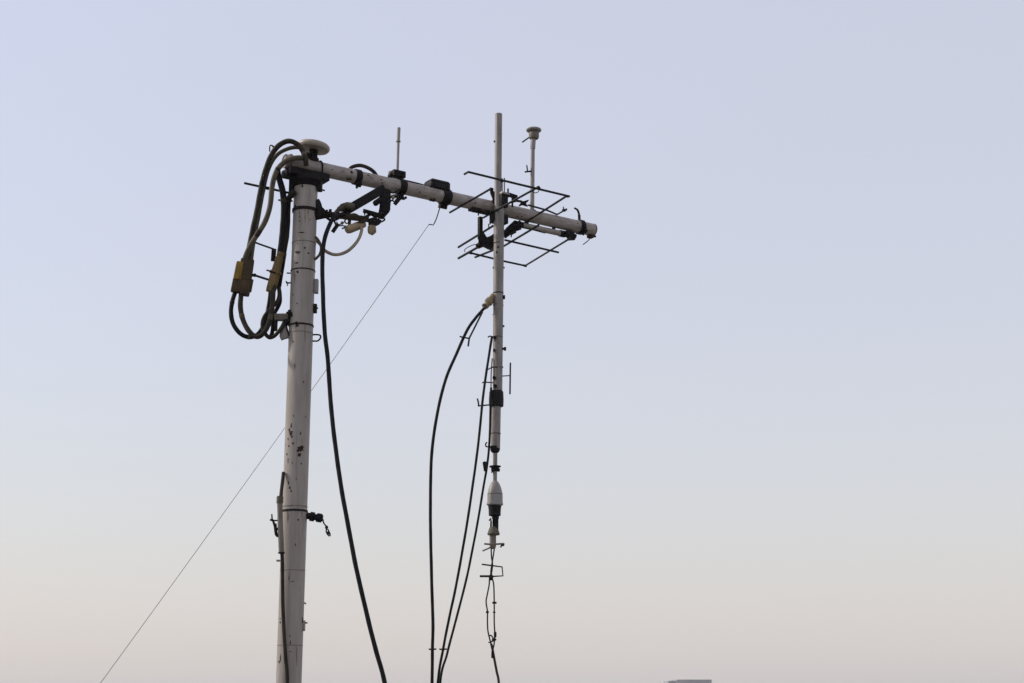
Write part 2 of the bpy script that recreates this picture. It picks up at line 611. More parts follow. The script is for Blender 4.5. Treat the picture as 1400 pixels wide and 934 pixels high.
# lower right hook, lock and clip
pole.add('wire_hook', MB().tube(smooth_path([W(x, y, PY) for x, y in ((410, 826), (414.5, 825.6), (416.6, 824.2), (418.3, 826.2))], 4), 0.004, 6), 'black_metal')
pl = pole.add('lock_body', MB().box(W(413.4, 855.5, PY), AX, (k(3.6, bc), 0.02, k(7, bc)), 0.003), 'galvanised')
pole.add('lock_shackle', MB().box(W(412.2, 848, PY - .006), AX, (k(2.3, bc), 0.022, k(4, bc)), 0.004), 'black_metal', pl)
rodpart(pole, 'lock_pin', [W(409, 851, PY), W(420.4, 851.8, PY)], 2.0, 'black_metal', pl)
pole.add('side_clip', MB().box(W(410.4, 888, PY), AX, (k(1.9, bc), 0.012, k(7, bc)), 0.003), 'black_metal')
rodpart(pole, 'step_peg', [W(378, 766.5, PY), W(386, 766.8, PY)], 2.8, 'galvanised')

# ------------------------------------------------------------------ crossarm
xa = Thing('crossarm', 'off-white steel pipe boom jutting sideways from the pole top', 'crossarm', armL - UP * AR)
L = (A1 - A0).length
mb = MB().lathe(A0, AD, [(AR - 0.006, 0.004), (AR - 0.006, 0), (AR, 0)] + [(AR, L * i / 10) for i in range(1, 11)] + [(AR - 0.006, L), (AR - 0.006, L - 0.02)], 40)
xa.add('tube', mb, 'arm_paint')
xa.add('end_rim', MB().band(A1 - AD * 0.004, AD, AR - 0.001, AR + 0.0015, 0.008, 36), 'rust')


def armband(th, x, wpx, m='black_metal', lug=True, name='band_clamp', grow=0.007, ang=0.5):
    c = arm(x)
    b = th.add(name, MB().band(c, AD, AR - 0.001, AR + grow, k(wpx, c), 32, 0.0015), m)
    if lug:
        d = (AN * math.sin(ang) * 1.0 - UP * math.cos(ang)).normalized()
        o = c + d * (AR + grow + 0.010)
        th.add('clamp_lug', MB().box(o, (AD, d.cross(AD), d), (k(wpx, c) * 0.45, 0.016, 0.016), 0.003), m, b)
        q = o + d * 0.004
        s_ = d.cross(AD)
        th.add('clamp_bolt', MB().lathe(q - s_ * 0.034, s_, [(0.009, 0), (0.009, 0.009), (0.0045, 0.0095), (0.0045, 0.058), (0.008, 0.0585), (0.008, 0.067)], 6), m, b)
    return b


armband(xa, 487.5, 8.5)
for x, y, s in ((478, .2, 5), (493, .25, 4), (640, .4, 3), (652, -.5, 4), (745, .3, 3), (664, .5, 5)):
    pass
# saddle joining pole and arm
sa = (AD, AN, UP)
sc = (arm(416)) - UP * (AR + 0.006)
sad = xa.add('saddle_plate', MB().box(sc + AD * 0.012 - UP * 0.018, sa, (0.142, PR * .9, 0.024), 0.006), 'black_metal')
ct = sc.z - 0.036
xa.add('pole_collar', MB().lathe((PX, PY, ct), -UP, [(PR * .9, 0), (PR * 1.30, 0), (PR * 1.36, .006), (PR * 1.36, .03), (PR * 1.22, .042), (PR * 1.12, .062), (PR * .99, .066)], 40), 'black_metal', sad)
for sx, ln in ((-1, 0.075), (1, 0.035)):
    c = Vector((PX + sx * (PR + 0.014), PY - 0.01, ct - .035 - ln / 2))
    xa.add('collar_tab', MB().box(c, AX, (0.015, 0.03, ln / 2 + 0.018), 0.004), 'black_metal', sad)
for x in (396, 436):
    c = arm(x)
    pts = []
    for i in range(-2, 15):
        a = math.pi * min(max(i, 0), 12) / 12
        p = c + AN * (math.cos(a) * (AR + 0.005)) + UP * (math.sin(a) * (AR + 0.005))
        if i < 0 or i > 12:
            p = p - UP * (AR + 0.03) * (abs(i) if i < 0 else i - 12) / 2
        pts.append(p)
    xa.add('u_bolt', MB().tube(pts, 0.005, 8), 'galvanised' if x < 420 else 'black_metal', sad)

# strap and bent bail near the far end
b9 = armband(xa, 793, 6.5, grow=0.009, ang=0.9)
cc = arm(793)
bl = [cc + UP * (AR + .004) - AD * 0.005, cc + UP * (AR + 0.05) - AD * 0.008, cc + UP * (AR + 0.082) - AD * 0.022, cc + UP * (AR + 0.092) - AD * 0.05]
xa.add('bent_strap', MB().tube(smooth_path(bl, 6), [0.010] * 6 + [0.008] * 7 + [0.007] * 6, 8), 'black_metal', b9)
xa.add('strap_buckle', MB().plate([(772.5, 317.6), (784, 318.4), (789, 321), (786, 326), (777, 326.6)], cc.y - .03, .05, .003), 'black_metal', b9)
c = arm(807)
xa.add('end_bolt', MB().lathe(c - UP * (AR * .72) - AN * 0.03, AD, [(0.006, 0), (0.006, 0.06), (0.009, 0.061), (0.009, 0.072)], 8), 'black_metal')
xa.add('end_lug', MB().box(c - UP * (AR + 0.006), sa, (0.02, 0.02, 0.014), 0.004), 'rust')
wr = c - UP * (AR + 0.012)
xa.add('loose_wire', MB().tube(smooth_path([wr, wr - UP * 0.03 - AD * 0.02, W(797, 334.6, wr.y)], 5), 0.0035, 6), 'black_metal')
# paint loss on the arm
def arm_chip(x, dy, rx, ry, m, seed):
    rnd = random.Random(seed)
    c = arm(x)
    mb = MB()
    ang0 = dy
    def P(s_, a):
        return c + AD * s_ + (AN * math.cos(a) + UP * math.sin(a)) * (AR + 0.0012)
    n = 12
    mb.v.append(P(0, ang0))
    for i in range(n):
        t = 2 * math.pi * i / n
        q = 0.55 + 0.6 * rnd.random()
        mb.v.append(P(math.cos(t) * rx * q, ang0 + math.sin(t) * ry * q / AR))
    mb.f = [(0, 1 + i, 1 + (i + 1) % n) for i in range(n)]
    xa.add('paint_chip', mb, m)


rr = random.Random(5)
for i in range(34):
    x = rr.choice([rr.uniform(448, 480), rr.uniform(495, 540), rr.uniform(560, 595), rr.uniform(620, 672), rr.uniform(695, 785)])
    arm_chip(x, rr.uniform(-1.3, 0.9), rr.uniform(0.003, 0.011), rr.uniform(0.002, 0.006), rr.choice(['rust', 'rust', 'cable_dark_brown']), i)
arm_chip(476, 0.15, 0.010, 0.012, 'black_metal', 77)
arm_chip(474, -0.9, 0.03, 0.012, 'coupling_brown', 78)
arm_chip(499, 0.3, 0.012, 0.006, 'rust', 79)

# ------------------------------------------------------------------ disc antenna over the pole top
dc = W(428.6, 201.0, PY + 0.02)
dr = k(22.6, dc)
tilt = Vector((0.11, 0.0, 1)).normalized()
da = Thing('disc_antenna', 'cream mushroom-shaped satellite positioning disc on top of the pole', 'antenna', W(428, 218, PY + .02))
mb = MB().lathe(dc, tilt, [(dr * .35, -.023), (dr * .78, -.024), (dr * .92, -.02), (dr * .985, -.011), (dr, -.002), (dr * .985, .007), (dr * .9, .017), (dr * .7, .025), (dr * .4, .030), (.001, .032)], 48)
da.add('dome', mb, 'beige_plastic')
mb = MB().lathe(W(428.5, 221, PY + .02), UP, [(0.034, 0), (0.036, 0.02), (0.028, 0.024), (0.024, 0.05), (0.03, 0.08)], 20)
st = da.add('stem', mb, 'black_metal')
da.add('cable_port', MB().plate([(414, 206.5), (425, 209), (424, 214), (416, 213)], PY - .02, 0.05, 0.004), 'black_metal')

# ------------------------------------------------------------------ whip antenna
wx = 546
wb = arm(wx)
wh = Thing('whip_antenna', 'short thin white whip antenna clamped upright on the crossarm', 'antenna', wb + UP * AR)
wtop = W(545.3, 174.5, wb.y)
wmid = W(544.6, 193.5, wb.y)
wbot = W(543.2, 240, wb.y)
wh.add('rod', MB().tube([wbot, wmid], k(3.8, wb) / 2, 12), 'grey_plastic')
wh.add('tip', MB().tube([wmid, wtop - UP * .004, wtop], [k(4.8, wb) / 2, k(4.8, wb) / 2, k(3.6, wb) / 2], 12), 'grey_plastic')
wh.add('ferrule', MB().band(wmid, UP, k(1.5, wb), k(3.2, wb), k(1.8, wb), 14, .0005), 'galvanised')
armband(wh, 548, 9.5, grow=0.010, ang=-0.1)
q = W(542.5, 238.8, wb.y)
mt = wh.add('mount_block', MB().box(q + AD * .008 + UP * .002, sa, (k(9.5, wb), 0.03, k(4.6, wb)), 0.005), 'black_metal')
wh.add('mount_knob', MB().lathe(W(531.5, 236, wb.y - .02), AD, [(0.010, 0), (0.012, .004), (.012, .016), (.006, .018), (.006, .05)], 10), 'galvanised', mt)
wh.add('mount_foot', MB().box(W(534.5, 240.5, wb.y - .02), sa, (k(3.6, wb), .016, k(1.8, wb)), .003), 'black_metal', mt)
wh.add('mount_bolt', MB().lathe(W(551.8, 235, wb.y - .02), -UP, [(.008, 0), (.008, .01), (.005, .011), (.005, .045)], 6), 'black_metal', mt)
# lower tangle of the mount
for pts, wd in (([(535, 267), (540, 268.5), (546, 266)], 2), ([(545, 273), (540, 277), (539, 279)], 3.5), ([(549, 266), (551, 272), (556, 269.5)], 3.5),
                ([(536, 275), (539, 271), (543, 270), (545, 274), (541, 276)], 1.8), ([(551, 267), (545, 274), (540, 280)], 4)):
    wh.add('loose_strap', MB().tube(smooth_path([W(x, y, wb.y - .03) for x, y in pts], 5), k(wd, wb) / 2, 7), 'black_metal')

# ------------------------------------------------------------------ junction box on the arm
jb = arm(597.5)
jx = Thing('junction_box', 'small black weatherproof box strapped on top of the crossarm', 'junction box', jb + UP * AR)
jc = jb + UP * (AR + .013)
body = jx.add('body', MB().box(jc, sa, (k(15.4, jb), 0.048, .02), 0.005), 'black_plastic')
jx.add('lid', MB().box(jc + UP * .0295, sa, (k(15.8, jb), 0.051, .0095), 0.004, taper=0.84), 'black_plastic')
for s1 in (-1, 1):
    jx.add('lid_screw', MB().lathe(jc + AD * (s1 * .055) + AN * .048, AN, [(.005, 0), (.005, .003)], 8), 'black_metal', body)
armband(jx, 608, 12.5, grow=0.010, ang=-.35)
jx.add('foot', MB().box(arm(590) - UP * (AR - .004) + AN * .012, sa, (k(4, jb), .012, .012), .002), 'rust')
cable('jumper_lead', 'thin black lead lying along the crossarm between whip base and box',
      [(551, 246.5, arm(551).y - .02), (560, 248.4, arm(560).y - .02), (571, 251, arm(571).y - .02), (583, 254.4, arm(583).y - .02)], 2.6, 'cable_black')

# ------------------------------------------------------------------ guy wire with its hook
g0 = arm(602)
gy0 = g0.y
gend = W(133, 934, 10.0)
gtop = W(586.2, 307.3, gy0 + .02)
gd = (gend - gtop)
ganch = gtop + gd * ((0.07 - gtop.z) / gd.z)
gw = Thing('guy_wire', 'hair-thin steel guy wire slanting down left from the crossarm', 'guy wire', (ganch.x, ganch.y, 0.0))
n = 24
P = []
for i in range(n + 1):
    t = i / n
    p = gtop.lerp(ganch, t)
    P.append(p - UP * (0.035 * 4 * t * (1 - t)))
gw.add('wire', MB().tube(P, 0.0021, 6), 'steel_wire')
hk = [(602.5, 281), (601, 285), (598.6, 293), (596.7, 299), (594.2, 304.6), (592.2, 307.9), (589, 307), (586, 307.2)]
gw.add('hook', MB().tube([W(x, y, gy0 + .01) for x, y in hk], 0.0038, 8), 'black_metal')
gw.add('eye_bolt', MB().lathe((ganch.x, ganch.y, -0.005), UP, [(.03, 0), (.03, .012), (.009, .013), (.009, .08), (.005, .085)], 12), 'galvanised')

# ------------------------------------------------------------------ brace bracket below the arm
bY = 9.12
br = Thing('brace_bracket', 'black steel brace bracket between the pole and the crossarm underside', 'bracket', W(436, 295, PY))
def pbar(th, name, pts, Y, wpx, m, under=None, depth=None, bev=0.003):
    """flat bar between two pixels at distance Y (Y may be a pair)"""
    Y0, Y1 = Y if isinstance(Y, tuple) else (Y, Y)
    a, b = W(*pts[0], Y0), W(*pts[1], Y1)
    d = (b - a)
    x, y, z = frame(d)
    view = ((a + b) / 2 - CAM).normalized()
    side = d.cross(view).normalized()
    dep = side.cross(d).normalized()
    h = k(wpx, a) / 2
    return th.add(name, MB().box((a + b) / 2, (side, dep, d.normalized()), (h, (depth or h * 2) / 2, d.length / 2), bev), m, under)


dgn = pbar(br, 'diagonal_bar', ((470, 290), (524, 258.5)), (9.08, 9.27), 12.5, 'black_metal', depth=.05)
br.add('rubber_boot', MB().tube(smooth_path([W(457, 293, 9.02), W(462.5, 287.5, 9.03), W(469, 282.6, 9.04), W(476, 281.5, 9.05), W(483.5, 283.5, 9.07)], 6),
       [k(v, pc) for v in [2.6] * 4 + [3] * 3 + [3.8] * 4 + [4.6] * 5 + [5.2] * 5 + [5.0] * 3 + [4.4]], 16), 'olive_rubber')
plv = br.add('hanger_plate', MB().plate([(516, 259), (523, 255.5), (534, 260), (533.6, 279), (530, 290), (523, 298), (516, 297), (518.5, 284), (519.5, 272)], 9.24, .035, .003), 'black_metal')
br.add('hanger_loop', MB().tube(smooth_path([W(x, y, 9.25) for x, y in ((528, 293.5), (531.6, 289.6), (533, 285), (531.4, 281), (529, 283))], 5), k(1.8, pc) / 2, 7), 'black_metal', plv)
pbar(br, 'stub_tab', ((512, 277), (520, 271.5)), (9.2, 9.22), 5, 'black_metal', plv, depth=.02)
pbar(br, 'pole_block', ((431, 295.6), (446, 292.5)), 9.0, 11.5, 'black_metal', depth=.07)
br.add('clamp_jaw', MB().plate([(432, 272.5), (436, 271.5), (438.6, 276), (439.6, 282), (444, 286), (444, 291), (432, 293)], 8.97, .06, .004), 'black_metal')
pbar(br, 'strut', ((442, 292.4), (503, 300)), (9.0, 9.14), 8.4, 'cable_dark_brown', depth=.04)
br.add('strut_bolt', MB().lathe(W(451.6, 286.4, 9.0), -UP, [(.010, 0), (.010, .014), (.007, .015), (.007, .05)], 6), 'black_metal')
br.add('strut_bolt', MB().lathe(W(447, 287, 8.98), -UP, [(.007, 0), (.007, .02), (.005, .021), (.005, .04)], 6), 'black_metal')
arm2 = pbar(br, 'side_arm', ((498, 288.5), (522, 295)), (9.14, 9.24), 5.6, 'black_metal', depth=.03)
br.add('arm_drop', MB().plate([(496, 286), (500, 286.5), (499.6, 291), (498.4, 296), (497.3, 291.6)], 9.13, .012, .001), 'black_metal', arm2)
br.add('swivel_joint', MB().plate([(503, 299), (512, 296.4), (519, 299.5), (521.6, 300.5), (517.5, 304.4), (511, 307.5), (503.5, 308)], 9.13, .05, .004), 'black_metal')
pbar(br, 'drop_link', ((478.6, 297), (477.5, 308)), 9.08, 4, 'black_metal', depth=.02)
br.add('wire_loop', MB().tube(smooth_path([W(x, y, 9.06) for x, y in ((474, 298), (471.4, 301), (473, 305.5), (476.4, 304), (476, 300))], 5), k(1.7, pc) / 2, 7), 'black_metal')
pbar(br, 'hinge_clip', ((454.6, 317.5), (462.5, 306)), 9.0, 5.4, 'black_metal', depth=.02)
br.add('link_rod', MB().tube([W(462, 309, 9.0), W(468, 308.6, 9.03), W(474, 309.5, 9.06)], k(1.8, pc) / 2, 8), 'black_metal')
br.add('link_tail', MB().tube([W(468, 312.6, 9.03), W(472, 310.8, 9.05)], k(2.2, pc) / 2, 8), 'black_metal')
br.add('clip_neck', MB().tube([W(456, 300, 9.0), W(459.5, 308, 9.0)], k(2.6, pc) / 2, 8), 'black_metal')

for pts, wd, m in (([(533, 262), (537, 264), (541, 262.5), (546, 259)], 2.4, 'black_metal'), ([(533, 272), (536, 268), (540, 266.5), (543.5, 270), (540, 274.5)], 1.8, 'black_metal'),
                   ([(533, 277), (535.5, 274), (539, 276), (541.5, 279)], 2.2, 'black_metal'), ([(511, 276), (513.5, 280), (520, 275)], 4.2, 'black_metal'),
                   ([(500, 297), (507, 293), (514, 296), (522, 292)], 4.5, 'cable_dark_brown'), ([(446, 297), (452, 301), (458, 300.5), (465, 297)], 4, 'cable_dark_brown'),
                   ([(468, 290), (476, 294), (485, 293), (492, 297)], 3.2, 'cable_grey_brown'), ([(522, 297), (526, 300), (522, 303), (516, 302)], 2.4, 'black_metal'),
                   ([(460, 303), (463, 307), (469, 305), (473, 300)], 1.6, 'cable_black')):
    br.add('loose_lead', MB().tube(smooth_path([W(x, y, 9.03 + (x - 450) * .0028) for x, y in pts], 5), k(wd, pc) / 2, 8), m)
br.add('pale_gland', MB().lathe(W(536, 268.5, 9.26), Vector((.5, 0, -.8)), [(.008, 0), (.011, .003), (.011, .018), (.007, .022)], 10), 'beige_dirty')
br.add('pale_gland', MB().lathe(W(469, 303.5, 9.05), Vector((-.6, 0, -.8)), [(.007, 0), (.010, .003), (.010, .016), (.006, .02)], 10), 'beige_dirty')

# ------------------------------------------------------------------ beige twin-head lamp carried by the brace
fl = Thing('sensor_lamp', 'dirty beige twin-headed sensor lamp slung under the black brace', 'lamp', W(503, 304, 9.12))
a, b = W(476.5, 313.6, 9.04), W(503.5, 304.5, 9.11)
d = (b - a)
fl.add('long_head', MB().lathe(a - d * .13, d, [(k(3.4, pc), 0), (k(5.4, pc), k(1.6, pc)), (k(6.2, pc), k(6, pc)), (k(5.8, pc), k(14, pc)), (k(4.8, pc), k(30, pc)), (k(3, pc), k(31.5, pc))], 14), 'beige_dirty')
fl.add('short_head', MB().plate([(502.5, 309), (506.5, 307), (513.4, 308), (513.6, 314.5), (508, 318.8), (502.2, 316)], 9.1, .06, .006), 'beige_dirty')
fl.add('head_bracket', MB().plate([(484, 304.5), (500, 299.6), (501.5, 302), (486, 306.6)], 9.05, .02, .002), 'cable_dark_brown')

# ------------------------------------------------------------------ cables round the brace
cable('thick_black_cable', 'thick black cable drooping from the brace bracket to the roof right of the pole',
      [(470, 293, 9.04), (461, 294, 9.0), (455.5, 298.5, 8.97), (450.5, 307.5, 8.95), (445, 322, 8.93), (442, 338, 8.92), (440.8, 360, 8.91), (441.2, 392, 8.9), (442.3, 426, 8.9), (444.5, 458, 8.9), (448, 490, 8.89),
       (451.4, 540, 8.88), (457.2, 600, 8.86), (465.6, 660, 8.84), (475, 714, 8.82), (487, 776, 8.8), (501, 838, 8.78), (514, 889, 8.76), (526.5, 937, 8.74)], 6.0, 'cable_black',
      extra=[(-0.62, 8.7, 1.1), (-0.5, 8.62, 0.55), (-0.38, 8.5, 0.15), (-0.2, 8.35, 0.02), (0.3, 8.1, 0.014)], n=14)
cable('pale_cable_loop', 'cream cable hanging in a loop between beige lamp and pole',
      [(494.5, 311, 9.06), (494.2, 316, 9.05), (491.3, 325, 9.04), (485.5, 334, 9.03), (476.6, 342.4, 9.02), (467, 347, 9.01), (457.5, 348.2, 9.0), (448.5, 345.4, 9.0), (442, 340.5, 9.02), (437, 333.5, 9.04), (430, 327, 9.05)], 4.5, 'cable_white')
cable('short_olive_pigtail', 'short dark pigtail lead curling off the pole beneath the brace',
      [(428, 322, 8.99), (433.4, 326, 8.98), (437.4, 332.4, 8.97), (439, 340, 8.965), (437, 348, 8.97), (431, 354.5, 8.985), (426, 356, 9.0)], 3.6, 'cable_grey_brown')
cable('arched_hose', 'black hose arching over the crossarm behind the first band clamp',
      [(474, 240, arm(478).y + .11), (478.6, 230.8, arm(480).y + .1), (485, 227.2, arm(486).y + .09), (493.5, 226.4, arm(494).y + .08), (503, 229.6, arm(503).y + .08), (511.5, 235.8, arm(511).y + .09), (519, 247, arm(519).y + .1)], 5.2, 'cable_dark_brown')

# ------------------------------------------------------------------ hose loops left of the pole
hose_g = 'hoses looped beside the pole'
cable('looped_hose', 'dark hose arching highest over the clamp, outermost on the left of the pole',
      [(418.6, 227, 8.90), (417.9, 219, 8.89), (415, 208.5, 8.89), (408, 198.6, 8.89), (399, 193.6, 8.89), (390, 194, 8.9), (379, 200.8, 8.9), (370, 214, 8.91), (363, 233, 8.92), (357.6, 255, 8.93), (351.8, 285, 8.94),
       (346, 312, 8.95), (341.3, 335, 8.96), (339.5, 348, 8.96), (338.5, 362, 8.96)], 7.2, 'cable_dark_brown', wraps=((.12, 3, 'cable_grey_brown'), (.62, 3, 'black_plastic')), n=14)
cable('looped_hose', 'short pale brown hose tucked just inside the highest outer hose arch',
      [(412, 201.8, 9.0), (402, 201.6, 8.99), (392, 204.2, 8.98), (381, 210, 8.97), (372.8, 219.5, 8.97), (367, 232, 8.97), (362.4, 248, 8.98), (358, 270, 8.98), (353.4, 296, 8.99), (348.4, 322, 8.99), (344.6, 345, 8.98), (343, 362, 8.97)], 5.6, 'cable_grey_brown', n=12)
cable('looped_hose', 'grey-brown hose bowing forward from the clamp and crossing the outer hose',
      [(414, 216.2, 8.88), (406, 216, 8.87), (397.6, 217.4, 8.86), (388, 222.4, 8.86), (380, 231, 8.86), (375, 242.5, 8.86), (371.8, 258.6, 8.86), (370, 276, 8.86), (366.8, 291, 8.86), (361, 305.4, 8.87), (350, 323.5, 8.88), (341, 339, 8.89), (335.5, 352, 8.92), (333.4, 362, 8.94)], 7.2, 'cable_grey_brown', wraps=((.30, 3, 'black_plastic'), (.74, 4, 'cable_dark_brown')), n=14)
cable('looped_hose', 'thick black hose dropping from saddle clamp into the brown coupling',
      [(379, 233, 8.95), (380.6, 241, 8.94), (384, 252, 8.94), (387, 264, 8.94), (388.3, 280, 8.95), (387.4, 305, 8.96), (385, 330, 8.97), (382.4, 352, 8.98), (380.6, 366, 8.98)], 8.6, 'cable_black', wraps=((.45, 3, 'cable_dark_brown'),), n=14)
cable('looped_hose', 'brown hose pressed against the pole above the brown coupling',
      [(403.5, 261.6, 8.93), (398.4, 266, 8.93), (394.8, 273, 8.95), (393.6, 286, 8.98), (393.2, 304, 9.0), (391.5, 324, 9.01), (388, 343, 9.01), (385.4, 360, 9.0)], 7.6, 'cable_dark_brown', n=14)
cable('looped_hose', 'black hose loop hanging lowest left from the ochre coupling',
      [(324.5, 392, 8.95), (321.5, 400, 8.95), (317.6, 413, 8.95), (315.9, 427, 8.95), (318, 441, 8.955), (324.4, 452, 8.96), (333, 459, 8.97), (343, 461, 8.99), (352, 457.4, 9.01), (358.6, 449, 9.03), (363.5, 437, 9.04), (367, 421, 9.04), (369.5, 404, 9.03), (371, 390, 9.02)], 6.2, 'cable_black', wraps=((.15, 3, 'black_plastic'), (.5, 3, 'cable_grey_brown')), n=14)
cable('looped_hose', 'black hose U-bend joining ochre coupling to brown coupling',
      [(330.5, 394, 8.94), (329.3, 406, 8.94), (328.8, 420, 8.94), (331.6, 435, 8.94), (337.6, 448.6, 8.935), (345.4, 458, 8.93), (352.6, 460.4, 8.925), (360, 455.6, 8.92), (366, 445.5, 8.92), (370.2, 432, 8.92), (372.4, 416, 8.93), (373.6, 400, 8.95), (374.6, 388, 8.96)], 7.0, 'cable_dark_brown', wraps=((.22, 3, 'coupling_brown'), (.72, 4, 'cable_grey_brown')), n=14)
cable('looped_hose', 'thin dark hose twisting below brown coupling toward the grey pole bracket',
      [(381.5, 392, 8.99), (381.8, 404, 8.98), (378, 414, 8.97), (370, 422, 8.97), (362, 432, 8.975), (358.6, 441, 8.98), (359.4, 450, 8.98), (363.6, 457.6, 8.98), (369, 461.6, 8.98), (375, 459.6, 8.97), (380.6, 454, 8.96), (385.4, 447.5, 8.96), (389, 440, 8.96)], 5.4, 'cable_dark_brown', n=12)
cable('looped_hose', 'short dark hose stub curled behind the brown coupling tail',
      [(380.8, 392, 9.03), (382.6, 402, 9.03), (383, 412, 9.03), (380, 420, 9.03), (375.5, 428, 9.03), (373, 438, 9.03), (372.8, 450, 9.03), (370.6, 459, 9.03), (366, 461, 9.03)], 5.6, 'cable_black', n=12)

# couplings
cp = Thing('cable_coupling', 'mustard-yellow double cable coupling on the outer hoses', 'coupling', W(331, 404, 8.95))
def slanted(th, name, x0, y0, x1, y1, wpx, Y, depth, m, under=None, bev=.005):
    return pbar(th, name, ((x0, y0), (x1, y1)), Y, wpx, m, under, depth, bev)


u = slanted(cp, 'upper_block', 338.6, 354.8, 334.4, 384, 18.6, 8.95, .07, 'coupling_brown', None, .014)
slanted(cp, 'lit_face', 328.6, 358, 323.6, 383, 10.4, 8.92, .05, 'coupling_ochre_lit', None, .014)  # coupling's yellow, with the highlight on its left side put into the colour
l = slanted(cp, 'lower_block', 325.6, 380, 321.6, 400, 13.5, 8.94, .06, 'coupling_brown', None, .013)
slanted(cp, 'lower_block', 337.4, 383, 334, 404.5, 13.5, 8.95, .06, 'coupling_brown', None, .013)
slanted(cp, 'side_flange', 344, 382.5, 341, 399, 5.5, 8.96, .04, 'coupling_brown')
for x, y in ((327, 378), (345, 377)):
    cp.add('flange_screw', MB().lathe(W(x, y, 8.905), Vector((0, -1, 0)), [(.008, 0), (.008, .006)], 6), 'black_metal', u)

cq = Thing('cable_coupling', 'brown taped cable coupling nearer the pole', 'coupling', W(373, 400, 8.98))
a = W(384, 345, 8.97)
d = W(370, 399, 8.97) - a
ln = d.length
mb = MB().lathe(a, d, [(k(3.4, a), 0), (k(4.8, a), ln * .02), (k(5.0, a), ln * .08), (k(4.4, a), ln * .1), (k(4.4, a), ln * .12), (k(5.4, a), ln * .14), (k(6.0, a), ln * .4), (k(6.4, a), ln * .5), (k(6.8, a), ln * .56),
                           (k(7.0, a), ln * .9), (k(6.6, a), ln), (k(4.5, a), ln * 1.0)], 20)
sl = cq.add('sleeve', mb, 'coupling_tan')
cq.add('clamp_ring', MB().band(a + d * .52, d, k(6, a), k(8.2, a), k(3.6, a), 22), 'coupling_tan')
rodpart(cq, 'ring_pin', [W(364.6, 369.4, 8.95), W(376, 373, 8.93)], 2.2, 'black_metal')
slanted(cq, 'back_plate', 387.5, 346, 380, 392, 9, 9.02, .03, 'black_metal')
slanted(cq, 'top_bracket', 374.6, 340.5, 373.4, 357, 6.5, 9.0, .03, 'black_metal')
sp = Thing('spacer_rod', 'upper thin black rod spacing the outer hoses from the coupling', 'rod', W(354, 333.5, 9.0), 'spacer rods among the hoses')
sp.add('rod', MB().tube([W(347, 330.6, 9.0), W(353.5, 333.4, 9.0), W(374, 340.6, 9.0)], k(2.6, a) / 2, 8), 'rod_metal')
sp.add('eye', MB().band(W(346.6, 330.5, 9.0), W(353, 333, 9.0) - W(345, 330, 9.0), .006, .013, .012, 12), 'rod_metal')
sp = Thing('spacer_rod', 'lower thin black rod between ochre and brown couplings', 'rod', W(356, 379, 8.97), 'spacer rods among the hoses')
sp.add('rod', MB().tube([W(343, 374.8, 8.97), W(368, 382.8, 8.97)], k(3.2, a) / 2, 8), 'rod_metal')
sp.add('nut', MB().lathe(W(347, 376, 8.97), W(368, 382.8, 8.97) - W(343, 374.8, 8.97), [(.012, 0), (.012, .012)], 6), 'rod_metal')

# rod antenna passing behind the hoses
ra = Thing('stub_rod', 'thin black rod poking out left through the hoses below the pole clamp', 'rod', W(386, 262, 9.0))
ra.add('rod', MB().tube([W(334, 250.4, 9.0), W(396, 264, 9.0)], k(3.4, a) / 2, 8), 'rod_metal')
ra.add('sleeve', MB().tube([W(356, 255.2, 9.0), W(367.5, 257.8, 9.0)], k(4.6, a) / 2, 10), 'black_plastic')
ra.add('short_end', MB().tube([W(428, 256.6, 9.02), W(444, 260.6, 9.02)], k(2.4, a) / 2, 8), 'rod_metal')
ra.add('tip_clip', MB().tube([W(380.5, 273.6, 8.99), W(400, 275, 8.99)], k(2.6, a) / 2, 8), 'rod_metal')
# small hook on the outer hose arch
hb = Thing('wire_clip', 'tiny bent wire clip on the crown of the outer hose arch', 'clip', W(371, 206, 8.9))
hb.add('wire', MB().tube(smooth_path([W(x, y, 8.9) for x, y in ((368.6, 207), (369, 200), (371.4, 198.8), (374.5, 201))], 5), k(1.8, a) / 2, 7), 'black_metal')
hb.add('grip', MB().tube([W(372.6, 199.6, 8.9), W(376.5, 204, 8.9)], k(2.6, a) / 2, 7), 'black_metal')

# grey bracket low on the pole carrying the hose ends
gb = Thing('hose_bracket', 'grey steel hose bracket bolted to the pole below the couplings', 'bracket', W(396, 434, 9.0))
gb.add('bar', MB().plate([(374.8, 428.6), (396, 428.2), (396, 437.2), (375, 437)], 8.98, .05, .003), 'conduit')
gb.add('jaw', MB().plate([(393.4, 423.8), (397, 422.6), (398, 430), (396, 440), (388, 443.6), (388.4, 436.5), (393.6, 436)], 8.95, .07, .003), 'black_metal')
gb.add('upper_pin', MB().tube([W(391.5, 427.5, 8.94), W(399, 427.5, 8.94)], k(3, a) / 2, 8), 'black_metal')
gb.add('pale_cleat', MB().plate([(385.4, 443), (391, 440.6), (392.6, 447), (396, 461), (389, 462.5), (384, 464.6), (381.8, 460), (383.5, 449)], 8.97, .03, .003), 'galvanised')
gb.add('cleat_gap_wire', MB().tube(smooth_path([W(x, y, 8.96) for x, y in ((388, 437), (391.4, 444), (393, 452), (395.6, 459))], 5), k(2, a) / 2, 7), 'black_metal')
gb.add('tail_post', MB().plate([(375.6, 437), (379.4, 437), (378.6, 452), (374.4, 452)], 9.0, .02, .002), 'cable_dark_brown')

